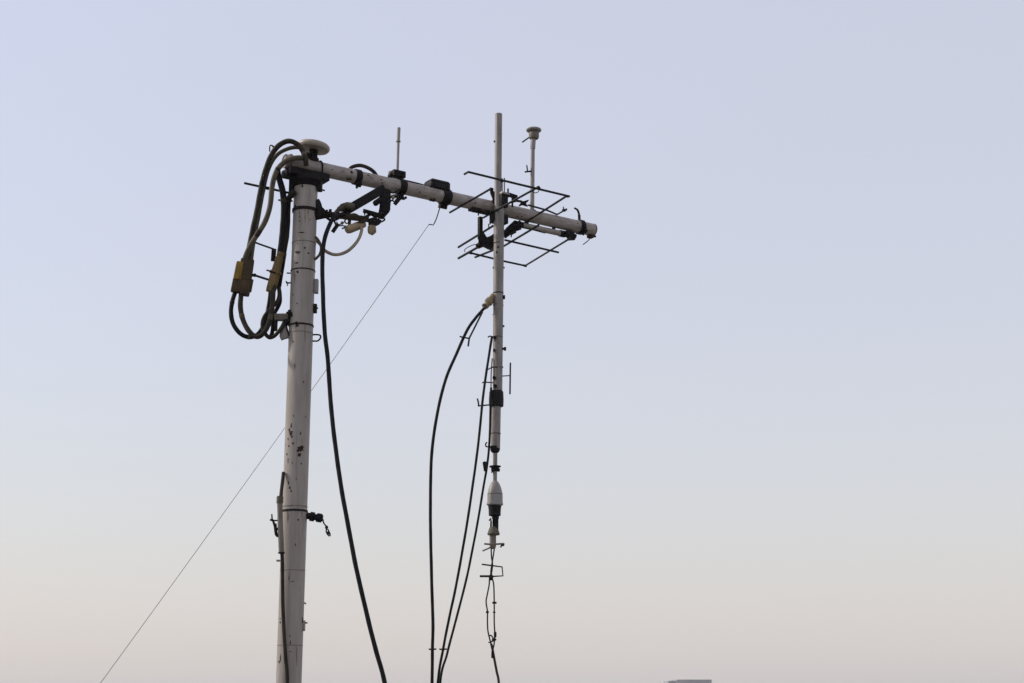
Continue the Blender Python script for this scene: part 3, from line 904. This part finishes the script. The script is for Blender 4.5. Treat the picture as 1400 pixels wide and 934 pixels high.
# ------------------------------------------------------------------ conduit and brown cable low on the pole
cY = PY - PR - .03
cd = Thing('conduit', 'stub of beige conduit pipe strapped to the lower pole', 'conduit', W(384.6, 757, cY))
cd.add('pipe', MB().tube([W(382.4, 684, cY), W(383.4, 720, cY), W(384.8, 757, cY)], k(7.4, bc) / 2, 16), 'conduit')
cd.add('cap', MB().lathe(W(382.5, 688, cY), UP, [(k(4.6, bc), 0), (k(4.6, bc), k(8.4, bc)), (k(3.8, bc), k(9.6, bc))], 16), 'olive_rubber')
cd.add('strap', MB().band(W(384.8, 756, cY), UP, k(3.4, bc), k(4.6, bc), k(2, bc), 18), 'black_metal')
hp = [(381, 722), (377.4, 724), (374.6, 716), (373, 711.5), (369.4, 710.8)]
cd.add('cleat', MB().tube(smooth_path([W(x, y, cY) for x, y in hp], 4), k(3.2, bc) / 2, 8), 'black_metal')
cd.add('cleat', MB().tube(smooth_path([W(x, y, cY) for x, y in ((371.6, 703), (372.8, 711), (379.6, 711.6))], 4), k(2, bc) / 2, 8), 'black_metal')
cd.add('cleat', MB().tube(smooth_path([W(x, y, cY) for x, y in ((376, 716), (376.8, 724), (378, 731), (381, 733))], 4), k(4.4, bc) / 2, 8), 'black_metal')
cable('brown_cable', 'brown cable snaking down the front of the lower pole from the conduit',
      [(387.6, 646, cY + .05), (386.2, 658, cY + .03), (384.5, 672, cY + .02), (383.8, 690, cY), (384, 720, cY), (385.2, 752, cY), (386, 770, cY + .005), (386.2, 798, cY + .005), (387, 834, cY), (388.4, 866, cY), (390.4, 900, cY), (393, 936, cY)], 5.0, 'cable_dark_brown',
      extra=[(PX + .03, PY - PR - .03, 1.1), (PX + .06, PY - PR - .04, .6), (PX + .10, PY - PR - .1, .12), (PX + .2, PY - PR - .3, .015)])

# ------------------------------------------------------------------ slim antenna mast hanging off the arm
MY = arm(681).y - AR - k(7.2, arm(681)) - .012
mp = W(681, 300, MY)
ms = Thing('slim_mast', 'slim grey vertical mast clamped to the front of the crossarm', 'mast', W(677, 640, MY))


def sec(name, x0, y0, x1, y1, w0, w1, m, under=None, n=28):
    a, b = W(x0, y0, MY), W(x1, y1, MY)
    return ms.add(name, MB().tube([a, a.lerp(b, .5), b], [k(w0, a) / 2, k((w0 + w1) / 2, a) / 2, k(w1, b) / 2], n), m, under)


sec('upper_tube', 681.7, 156, 680.6, 292, 9.8, 9.4, 'galvanised')
sec('main_tube', 682.2, 284, 680.2, 536, 14.4, 13.2, 'galvanised')
sec('lower_tube', 678.2, 552, 677.4, 613, 13.4, 12.8, 'galvanised')
sec('tail_rod', 677, 614, 676.8, 640, 6.4, 6.0, 'galvanised')
a = W(678.4, 556, MY)
ms.add('black_sleeve', MB().lathe(a, W(678.6, 534, MY) - a, [(k(9.2, a), 0), (k(10, a), .004), (k(10.2, a), k(10, a)), (k(9.6, a), k(20.5, a)), (k(8.6, a), k(22, a))], 28), 'black_plastic')
a = W(676.9, 619.5, MY)
ms.add('end_cap', MB().lathe(a, UP, [(k(3.6, a), 0), (k(6.0, a), k(2.4, a)), (k(6.6, a), k(4.5, a)), (k(6.6, a), k(9.5, a))], 24), 'black_plastic')
for x, y, ro, wd, m in ((681.2, 401, 7.4, 1.3, 'black_metal'), (681.2, 333, 7.3, .9, 'rust'), (680.7, 417, 7.1, .8, 'conduit'), (680.6, 502, 7.6, 1.6, 'galvanised'), (677.9, 593, 6.9, .9, 'black_metal'), (680.4, 461, 7.3, .8, 'rust')):
    c = W(x, y, MY)
    ms.add('steel_band', MB().band(c, UP, k(ro - 1.2, c), k(ro, c), k(wd, c), 28, .0004), m)


def mstud(x, y, ln, wpx, m='black_metal', head=True, left=False):
    a = W(x, y, MY - .005)
    d = Vector((-1 if left else 1, 0, 0))
    r = k(wpx, a) / 2
    prof = [(r, 0), (r, k(ln, a))]
    if head:
        prof = [(r * .6, 0), (r * .6, k(ln * .4, a)), (r, k(ln * .42, a)), (r, k(ln, a))]
    ms.add('bolt', MB().lathe(a - d * k(3, a), d, [(p[0], p[1] + (k(3, a) if i else 0)) for i, p in enumerate(prof)], 8), m)


mstud(686, 406.4, 4.6, 6)
mstud(687, 417.5, 1.4, 2.2)
mstud(687, 446, 2.6, 3.4)
mstud(686.5, 477, 5.6, 5.4)
mstud(677, 193.5, 2.0, 3.4, left=True)
mstud(675.6, 366, 2.0, 3, left=True)
mstud(688.6, 366, 1.4, 3)
mstud(675, 430, 1.6, 2, left=True)
for x, y, r in ((676.5, 461.5, 2.3), (675.6, 516.5, 2.4), (677, 528, 2.6), (675.5, 478, 1.2), (674.8, 480, 1.0), (681, 338, 1.4), (679, 345, 1.2)):
    a = W(x, y, MY - k(6.6, mp))
    ms.add('bolt', MB().lathe(a, Vector((0, -1, 0)), [(k(r, a), -.01), (k(r, a), .008), (k(r * .6, a), .010)], 8), 'black_metal')
ms.add('strap_tail', MB().tube(smooth_path([W(x, y, MY - .035) for x, y in ((667, 505.4), (671, 503.2), (675, 502), (680, 501.8))], 4), k(1.6, mp) / 2, 7), 'black_metal')
ms.add('strap_tail', MB().tube([W(659.5, 523.5, MY - .03), W(661.5, 522.4, MY - .02), W(675, 523.5, MY)], k(1.8, mp) / 2, 7), 'black_metal')
ms.add('side_runner', MB().tube(smooth_path([W(x, y, MY - .02) for x, y in ((673, 490), (671.8, 505), (671.3, 525), (672, 540))], 4), k(1.8, mp) / 2, 7), 'conduit')
lb = ms.add('l_bracket', MB().tube([W(672, 553.4, MY), W(654.4, 555, MY)], k(2.0, mp) / 2, 8), 'rod_metal')
ms.add('bracket_tip', MB().tube([W(654.5, 556, MY), W(654, 550, MY), W(652.6, 545, MY)], k(2.2, mp) / 2, 8), 'rod_metal', lb)
pk = ms.add('standoff', MB().tube([W(684, 514.4, MY), W(697.6, 513.6, MY)], k(1.5, mp) / 2, 8), 'rod_metal')
ms.add('dipole_rod', MB().tube([W(697.8, 496, MY), W(697.2, 539, MY)], k(2.2, mp) / 2, 8), 'rod_metal', pk)
ms.add('hook_clip', MB().tube(smooth_path([W(x, y, MY - .02) for x, y in ((666, 604.6), (664, 607), (664.6, 610.4), (668, 611), (673, 611.4))], 4), k(1.9, mp) / 2, 7), 'black_metal')
ms.add('hook_clip', MB().tube(smooth_path([W(x, y, MY - .02) for x, y in ((667, 461.4), (669.5, 459.8), (674, 460.6))], 4), k(1.9, mp) / 2, 7), 'black_metal')
# clamp cluster onto the arm
cY2 = MY
ck = ms.add('clamp_body', MB().box(W(686.5, 276, MY + .0), sa, (k(5.5, mp), .036, k(9, mp)), .006), 'black_metal')
ms.add('clamp_plate', MB().box(W(687.5, 266.2, MY), sa, (k(6.5, mp), .04, k(1.5, mp)), .003), 'galvanised', ck)
ms.add('clamp_jaw', MB().box(W(682, 299.5, MY + .035), sa, (k(11.5, mp), .035, k(6.5, mp)), .006), 'black_metal', ck)
ms.add('clamp_ear', MB().plate([(696, 263), (708, 267), (706, 270.5), (703, 273.6), (700, 272.8), (699.5, 269), (695, 267.5)], MY + .02, .03, .002), 'black_metal', ck)
for x, y0, y1, wd in ((686.6, 244, 264, 1.8), (689.6, 243.5, 264, 1.8), (694.6, 258, 266, 2.4), (700.5, 271, 279, 2.6)):
    ms.add('clamp_stud', MB().tube([W(x, y0, MY - .01), W(x, y1 + 4, MY - .01)], k(wd, mp) / 2, 8), 'galvanised' if y0 < 250 else 'black_metal', ck)
ms.add('clamp_flange', MB().plate([(669.6, 258), (672.5, 258.4), (676, 262), (677, 275), (674, 276), (672.6, 268), (670, 262)], MY + .0, .05, .003), 'black_metal', ck)

# ------------------------------------------------------------------ grid antenna (horizontal rods under the arm)
zu = W(681, 286, MY - .075).z
zd = zu - .085
ga = Thing('rod_antenna_array', 'lattice of thin black antenna rods lying flat around the mast and crossarm', 'antenna', W(664, 330, arm(664).y))


def grod(pts, z, wpx=3.0, sm=False):
    P = [atz(x, y, z) for x, y in pts]
    ga.add('element_rod', MB().tube(P, k(wpx, P[0]) / 2, 10), 'rod_metal')


grod([(635, 238.2), (640.2, 235.2), (709, 252), (778.6, 268.6)], zu, 3.2)
grod([(736.6, 255.4), (700, 275.6), (661, 297.6)], zu + .004, 3.2)
grod([(774.5, 268.2), (742, 289), (711, 308.6)], zu + .004, 3.2)
grod([(615, 290.6), (642, 275), (670.6, 258.4)], zu + .012, 3.0)
grod([(736.4, 308), (689.7, 336), (649.6, 351.8)], zd, 3.2)
grod([(781, 325), (718, 363.4), (688, 357), (643, 345.8)], zd - .002, 2.9)
grod([(690, 328.2), (730, 337.4), (763.6, 345.2)], zd - .004, 2.9)
grod([(626.8, 338), (674, 309)], zd + .004, 3.2)
grod([(626.8, 353.2), (664, 332)], zd + .006, 3.4)
grod([(722, 280.4), (725.6, 281.4), (748, 287.6), (761.6, 293.4), (774.6, 286)], zu + .11, 2.6)
# rod clips
for x, y, z in ((736, 257, zu), (686, 247, zu), (775, 268.2, zu), (672, 258.6, zu + .012), (643.5, 346, zd), (718, 363.4, zd), (771, 287.6, zu + .11)):
    p = atz(x, y, z)
    ga.add('rod_clip', MB().lathe(p - AD * .011, AD, [(.010, 0), (.0105, .003), (.0105, .019), (.010, .022)], 8), 'black_metal')
ga.add('clip_wire', MB().tube(smooth_path([atz(x, y, zu) for x, y in ((728, 262), (731.5, 263.8), (735.5, 262.6), (736.8, 260.4))], 4), .003, 6), 'black_metal')
ga.add('clip_wire', MB().tube(smooth_path([atz(x, y, zu + .11) for x, y in ((770, 283), (771.4, 286.4), (775, 287.4))], 4), .004, 6), 'black_metal')
# central hub under the arm
hY = arm(664).y
ga.add('hanger_post', MB().box(W(656.5, 312, hY), sa, (k(2.7, mp), .014, k(16, mp)), .003), 'black_metal')
ga.add('hub', MB().plate([(653.5, 322), (657, 317), (662, 318), (665.6, 324), (671, 322), (676, 318), (683, 316), (683, 329), (677, 334), (672, 338.4), (667, 337), (661, 334), (654, 331)], hY - .03, .08, .006), 'black_metal')
ga.add('hub', MB().plate([(650, 335), (655, 330), (662, 331), (660, 336), (654, 338.4)], hY - .02, .04, .003), 'black_metal')
for pts, wd in (([(688, 322), (700, 313), (711, 309)], 11), ([(694, 315), (706, 304)], 8), ([(700, 311), (712, 303.4)], 6)):
    P = [W(x, y, hY + .05) for x, y in pts]
    ga.add('boom_bracket', MB().tube(P, [k(wd, P[0]) / 2] * len(P), 8), 'black_metal')
ga.add('bracket_tongue', MB().plate([(698, 318), (703, 315), (706, 317), (700, 320.4), (699.6, 324), (698, 323)], hY, .02, .001), 'black_metal')
ga.add('hub_wire', MB().tube(smooth_path([W(x, y, hY - .04) for x, y in ((636, 344.6), (634.9, 342), (640, 338), (648, 334.6), (655, 333.6))], 4), k(1.3, mp) / 2, 6), 'conduit')
ga.add('hub_tick', MB().tube([W(668.4, 312, hY - .02), W(668, 306.6, hY - .02), W(671, 306, hY - .02)], k(1.8, mp) / 2, 6), 'black_metal')
# saddle on arm underside with bolts
for x, dx in ((645, 0), (652, 0), (663, 0)):
    c = arm(x)
    o = c - UP * (AR + .008) + AN * .02
    ga.add('saddle_lug', MB().box(o, sa, (.016, .018, .014), .004), 'black_metal')
    ga.add('saddle_bolt', MB().lathe(o, -UP, [(.008, 0), (.008, .014), (.005, .016), (.005, .034 if x == 652 else .02)], 8), 'black_metal')
ga.add('saddle', MB().box(arm(654) - UP * (AR + .002) + AN * .005, sa, (k(14, mp), .03, .009), .003), 'rust')
for x, a0 in ((672.5, 0),):
    c = arm(x)
    ga.add('saddle_strap', MB().band(c, AD, AR - .001, AR + .006, .012, 30), 'black_metal' if x > 650 else 'conduit')

# ------------------------------------------------------------------ spare pipe under the arm
pp = Thing('under_pipe', 'short grey pipe with black ends slung beneath the crossarm tip', 'pipe', arm(745) - UP * (AR + .05))
zp = H - AR - .034
a, b = atz(712, 307.5, zp), atz(768, 319.6, zp)
d = (b - a).normalized()
pp.add('tube', MB().tube([a, b], k(8.0, a) / 2, 18), 'arm_paint')
pp.add('end_sleeve', MB().tube([b - d * .02, b + d * .022], k(9.4, b) / 2, 18), 'black_plastic')
pp.add('end_sleeve', MB().tube([a - d * .05, a + d * .012], k(8.8, a) / 2, 18), 'black_plastic')
pp.add('wire_runner', MB().tube([W(711, 310.6, a.y - .04), W(728, 314, a.y), W(745, 318.6, b.y - .06)], k(2.0, a) / 2, 8), 'black_metal')
for t in (.15, .8):
    c = a.lerp(b, t)
    pp.add('hanger', MB().box(c + UP * .026, sa, (.008, .012, .024), .002), 'black_metal')
c = atz(777, 320.5, zp)
pp.add('end_block', MB().box(c, sa, (k(7, c), .03, .017), .004), 'black_metal')
pp.add('end_drop', MB().tube([c - UP * .012 - AD * .01, W(776.6, 326.5, c.y - .02)], .005, 7), 'black_metal')

# ------------------------------------------------------------------ small mushroom antenna on its stem
mY = arm(727.6).y
mh = Thing('mushroom_antenna', 'small grey flat-capped antenna on a slim stem above the crossarm', 'antenna', arm(727.6) + UP * (AR - .01))
a = W(730.2, 190, mY)
mh.add('cap', MB().lathe(W(729.8, 180.4, mY), UP, [(k(6, a), 0), (k(10, a), k(1.2, a)), (k(10.6, a), k(2.6, a)), (k(9.8, a), k(4, a)), (k(7, a), k(4.8, a)), (.001, k(5, a))], 28), 'grey_plastic')
mh.add('neck', MB().lathe(W(730, 190.5, mY), UP, [(k(4.6, a), 0), (k(6.2, a), k(1.0, a)), (k(7.0, a), k(3, a)), (k(7, a), k(9, a)), (k(5.6, a), k(10.5, a))], 20), 'conduit')
mh.add('stem_collar', MB().tube([W(728.4, 203.5, mY), W(729.2, 189.5, mY)], k(6.9, a) / 2, 16), 'grey_plastic')
b0 = W(727.3, 289.5, mY)
mh.add('stem', MB().tube([b0, W(728.4, 203, mY)], [k(6.2, a) / 2, k(5.6, a) / 2], 16), 'grey_plastic')
mh.add('spike', MB().tube([W(725, 186.8, mY), W(714, 194.6, mY)], k(2.0, a) / 2, 8), 'black_metal')
cl = mh.add('stem_clip', MB().tube([W(727, 234, mY - .01), W(717.4, 235.2, mY - .01)], k(2.4, a) / 2, 8), 'black_metal')
mh.add('clip_prong', MB().tube([W(721.3, 234.8, mY - .01), W(720.2, 226, mY - .01)], k(1.8, a) / 2, 8), 'black_metal', cl)
mh.add('foot', MB().lathe(b0, UP, [(k(6, a), -.01), (k(6, a), .008), (k(4, a), .014)], 16), 'grey_plastic')
mh.add('base_plate', MB().plate([(711, 274.4), (716, 275), (723, 272.8), (718.6, 277), (721.5, 281.4), (714, 279), (709, 281), (712, 277.4)], mY - .04, .03, .001), 'black_metal')
for pts in ([(697, 277), (706, 274.6), (713, 275.6)],):
    P = [W(x, y, mY - .03) for x, y in pts]
    mh.add('base_wing', MB().tube(P, k(3.4, a) / 2, 7), 'black_metal')

# ------------------------------------------------------------------ capsule sensor hanging on the mast tail
cs = Thing('capsule_sensor', 'grey bullet-shaped capsule with black plug hanging from the mast tail', 'sensor', W(676, 745, MY))


def cprof(name, x, y0, pts, m, under=None, n=28):
    """pts: (half width px, y px); lathe about a vertical line at pixel x"""
    o = W(x, y0, MY)
    return cs.add(name, MB().lathe(o, -UP, [(k(r, o), k(y - y0, o) * 1.0) for r, y in pts], n), m, under)


cprof('neck_rod', 676.8, 636, [(2.9, 636), (2.9, 640), (2.8, 662)], 'galvanised')
dk = cprof('neck_disc', 676.9, 637, [(3, 636.4), (7.6, 637), (8.2, 638.4), (5.6, 639.4), (5.6, 643), (5, 644.4)], 'black_metal')
cs.add('disc_wing', MB().plate([(668.8, 638.6), (674, 637), (674, 639.5)], MY - .02, .02, .001), 'black_metal', dk)
cs.add('disc_claw', MB().plate([(672.4, 641), (675.6, 641), (673.4, 645.6), (671.4, 646.6)], MY - .02, .02, .001), 'black_metal', dk)
cs.add('disc_claw', MB().plate([(680, 641), (683.8, 640.6), (683.2, 644.4), (680.4, 644.6)], MY - .02, .02, .001), 'black_metal', dk)
cp_ = cprof('capsule', 676.8, 657, [(2.2, 657), (4.4, 659), (6.4, 662), (8.2, 666.2), (9.6, 671.4), (10.3, 676), (10.5, 679), (10.6, 687.6)], 'grey_plastic')
cprof('rim', 676.5, 687, [(10.5, 687), (11.3, 688), (11.4, 690.4), (9, 691.6)], 'grey_plastic')
cprof('seam', 676.8, 675, [(10.1, 674.8), (10.55, 675.2), (10.6, 676), (10.3, 676.4)], 'conduit', cp_)
cprof('plug', 676.4, 690, [(9.2, 690), (9.0, 693), (8.4, 697), (8.2, 705), (5.4, 706)], 'black_plastic')
cprof('plug_neck', 677.4, 704, [(4.8, 704), (4.9, 709), (4.2, 710), (4.2, 724)], 'black_plastic')
cs.add('side_lug', MB().tube([W(668.8, 712, MY - .01), W(671, 708.6, MY - .01), W(671.4, 714, MY - .01), W(671, 724, MY - .01)], k(2.4, mp) / 2, 8), 'black_metal')
cprof('flange', 674.8, 720, [(4.8, 720.6), (6.2, 723), (7.6, 727), (8.6, 730), (8, 731.6), (4.6, 732)], 'olive_rubber')
cprof('tail_tube', 673.8, 730, [(4.5, 730), (4.5, 746), (4, 749), (2.8, 750.6)], 'conduit')
ca = cs.add('cross_bar', MB().tube([W(662, 743.6, MY - .02), W(672, 744.4, MY - .02), W(689, 743.4, MY - .02)], k(2.4, mp) / 2, 8), 'conduit')
cs.add('bar_hook', MB().tube(smooth_path([W(x, y, MY - .02) for x, y in ((689, 743), (688.2, 746), (686, 745.4), (684.6, 748.6))], 4), k(2.2, mp) / 2, 7), 'black_metal', ca)
cs.add('lower_spur', MB().tube([W(671, 748.4, MY - .02), W(659.6, 753.4, MY - .02)], k(2.0, mp) / 2, 8), 'conduit')

# ------------------------------------------------------------------ twin lead below the capsule with its rod loop
tw2 = Thing('twin_lead', 'thin twisted twin wire with a square rod loop trailing below the capsule', 'wire', W(682, 934, MY))
def tl(name, pts, wpx, m='cable_grey_brown', extra=None):
    P = [W(x, y, MY + dz) for x, y, dz in pts] + [Vector(e) for e in (extra or [])]
    return tw2.add(name, MB().tube(smooth_path(P, 5), k(wpx, mp) / 2, 8), m)


tl('left_wire', [(671.4, 747, 0), (672, 762, .006), (673.4, 772, .006), (671.6, 786, .004), (669.4, 791, 0), (668.7, 800, 0), (666, 814, 0), (664.6, 823, 0), (666.4, 836, 0), (666.4, 848, 0), (667, 862, 0), (669.6, 874, 0), (673.2, 888, .003)], 1.9, 'rod_metal')
tl('right_wire', [(676, 749, 0), (674.4, 760, -.006), (672.4, 772, -.006), (671, 784, -.004), (673, 791, 0), (675, 800, 0), (675.7, 824, 0), (675.7, 850, 0), (676.4, 866, 0), (675.6, 880, 0), (673.4, 890, -.003)], 1.9, 'rod_metal')
tl('stem_wire', [(671.5, 880, 0), (673.6, 889, 0), (676, 902, 0), (679, 918, 0), (682.2, 936, 0)], 3.2, 'cable_dark_brown',
   extra=[(W(686, 950, MY).x, MY, 1.35), (-.02, MY - .05, .7), (.06, MY - .1, .15), (.2, MY - .2, .012)])
tl('hanging_tail', [(673.6, 886, -.01), (672.8, 893, -.01), (672.8, 900, -.01)], 2.2, 'black_metal')
lp = tw2.add('rod_loop', MB().tube([W(658.6, 771.6, MY), W(672, 773.3, MY), W(686.4, 775.2, MY), W(687.6, 787.4, MY), W(673, 788.2, MY)], k(2.0, mp) / 2, 8), 'rod_metal')
tw2.add('rod_stub', MB().tube([W(656, 787.9, MY), W(671, 787.9, MY)], k(2.8, mp) / 2, 8), 'rod_metal')
tw2.add('knot', MB().lathe(W(671.3, 785, MY), -UP, [(.006, 0), (.014, .01), (.016, .022), (.010, .036), (.004, .042)], 10), 'black_metal')
for x0, x1, y, wd in ((673, 679, 824.2, 2.6), (664.4, 668.4, 837, 2.6), (673.6, 677.6, 837.2, 1.5), (672.5, 678.6, 874.6, 2.6), (667.6, 672, 878.4, 1.6)):
    tw2.add('wire_tie', MB().tube([W(x0, y, MY), W(x1, y, MY)], k(wd, mp) / 2, 8), 'black_metal')
tw2.add('ferrite', MB().lathe(W(677, 863.6, MY), -UP, [(.004, 0), (.009, .004), (.009, .034), (.004, .04)], 10), 'black_plastic')
tl('side_curl', [(668.4, 869.6, -.008), (671, 868.8, -.008), (673.6, 871.6, -.008), (674.6, 876, -.008), (671, 877.4, -.008)], 1.8, 'rod_metal')

# ------------------------------------------------------------------ long drop cables left of the mast
conn = Thing('cable_connector', 'pale ribbed connector where the long cable joins the mast', 'connector', W(673, 410, MY))
a, b = W(675, 404, MY - .01), W(662, 421.6, MY - .03)
d = b - a
conn.add('body', MB().lathe(a, d, [(k(4.4, a), 0), (k(4.4, a), d.length * .3), (k(5.8, a), d.length * .32), (k(5.8, a), d.length * .6), (k(4.4, a), d.length * .63), (k(4.2, a), d.length * .85), (k(2.6, a), d.length)], 14), 'beige_dirty')
conn.add('cap_ball', MB().lathe(W(666, 410.6, MY - .03), UP, [(.004, -.014), (.013, -.009), (.016, 0), (.013, .010), (.004, .015)], 12), 'galvanised')
conn.add('nut', MB().lathe(W(663.5, 417, MY - .035), d, [(.017, 0), (.02, .004), (.02, .014), (.017, .018)], 8), 'olive_rubber')

cf = cable('drop_cable', 'bowed outermost black drop cable arching from the pale mast connector to the roof',
           [(663.4, 419.6, MY - .03), (658, 426, MY - .03), (650.6, 434.6, MY - .04), (638.4, 452, MY - .05), (624.4, 483, MY - .06), (610.4, 516, MY - .08), (600.4, 552.5, MY - .09), (593.8, 590, MY - .1), (590, 625, MY - .1), (588.6, 665, MY - .1),
            (588.8, 737, MY - .1), (590.4, 800, MY - .1), (591.8, 850, MY - .1), (591.2, 890, MY - .1), (590.6, 936, MY - .1)], 4.3, 'cable_black',
           extra=[(-.53, MY - .1, 1.1), (-.52, MY - .11, .5), (-.46, MY - .16, .1), (-.3, MY - .3, .012)])
sp_ = Thing('cable_spreader', 'thin forked rod propping the bowed cable near its connector', 'rod', W(659, 428, MY - .03))
sp_.add('rod', MB().tube([W(659.6, 426.6, MY - .04), W(641.6, 462.4, MY - .06), W(640, 473.6, MY - .06)], k(2.4, mp) / 2, 8), 'rod_metal')
sp_.add('fork', MB().tube([W(628.6, 460, MY - .08), W(633, 461.4, MY - .07), W(642, 462.8, MY - .06)], k(2.2, mp) / 2, 8), 'rod_metal')
cg = cable('drop_cable', 'straight middle black drop cable leaving the mast above the sleeve',
           [(672.6, 460.5, MY - .04), (669, 483, MY - .05), (663.4, 519, MY - .06), (659.4, 552, MY - .07), (656.2, 585, MY - .07), (651.6, 625, MY - .08), (646.4, 663, MY - .08), (638.6, 715, MY - .08), (630, 766, MY - .08), (622, 808, MY - .08), (614.8, 842, MY - .08), (606.5, 884, MY - .08), (598.4, 936, MY - .08)], 3.5, 'cable_black',
           extra=[(-.50, MY - .08, 1.1), (-.49, MY - .1, .5), (-.42, MY - .14, .1), (-.25, MY - .25, .01)])
chh = cable('drop_cable', 'innermost black drop cable running down along the mast before swinging away',
            [(671.4, 530, MY - .045), (670.6, 556, MY - .05), (670, 585, MY - .045), (668.6, 611, MY - .045), (666, 636, MY - .045), (661.4, 663.6, MY - .045), (654.4, 706, MY - .05), (646.6, 748, MY - .05), (639, 786, MY - .05), (630, 822, MY - .05), (619.6, 862, MY - .05), (611, 895, MY - .05), (601.6, 936, MY - .05)], 3.2, 'cable_black',
            extra=[(-.475, MY - .05, 1.1), (-.46, MY - .07, .5), (-.38, MY - .1, .1), (-.2, MY - .2, .01)])
for o, x, y, dz, r in ((cf, 591.2, 887.6, -.1, 2.2), (cg, 605.6, 887.6, -.08, 1.8)):
    p = W(x, y, MY + dz)
    make('cable_tie', MB().tube([W(x - 5, y, MY + dz), W(x, y + .4, MY + dz), W(x + 5.4, y - .2, MY + dz)], k(2.2, p) / 2, 7), 'black_plastic', loc=ROOTLOC[o.name], parent=o)
make('ferrite_box', MB().plate([(659.6, 632), (662, 630.6), (666, 631.2), (665.8, 642.4), (661.4, 643.8)], MY - .08, .04, .004), 'black_plastic', loc=ROOTLOC[chh.name], parent=chh)

# ------------------------------------------------------------------ haze
mb = MB().box((0, 0, (GROUND - 1 + 8.5) / 2), AX, (2600, 2600, (8.5 - GROUND + 1) / 2))
hz = make('haze', mb, 'concrete', loc=(0, 0, 0))
hz['kind'] = 'stuff'
m = bpy.data.materials.new('haze_air')
m.use_nodes = True
n = m.node_tree
n.nodes.clear()
vo = n.nodes.new('ShaderNodeVolumePrincipled')
vo.inputs['Color'].default_value = (0.98, 0.98, 0.98, 1)
vo.inputs['Density'].default_value = 0.00028
vo.inputs['Anisotropy'].default_value = 0.2
mo = n.nodes.new('ShaderNodeOutputMaterial')
n.links.new(vo.outputs[0], mo.inputs['Volume'])
hz.data.materials.clear()
hz.data.materials.append(m)
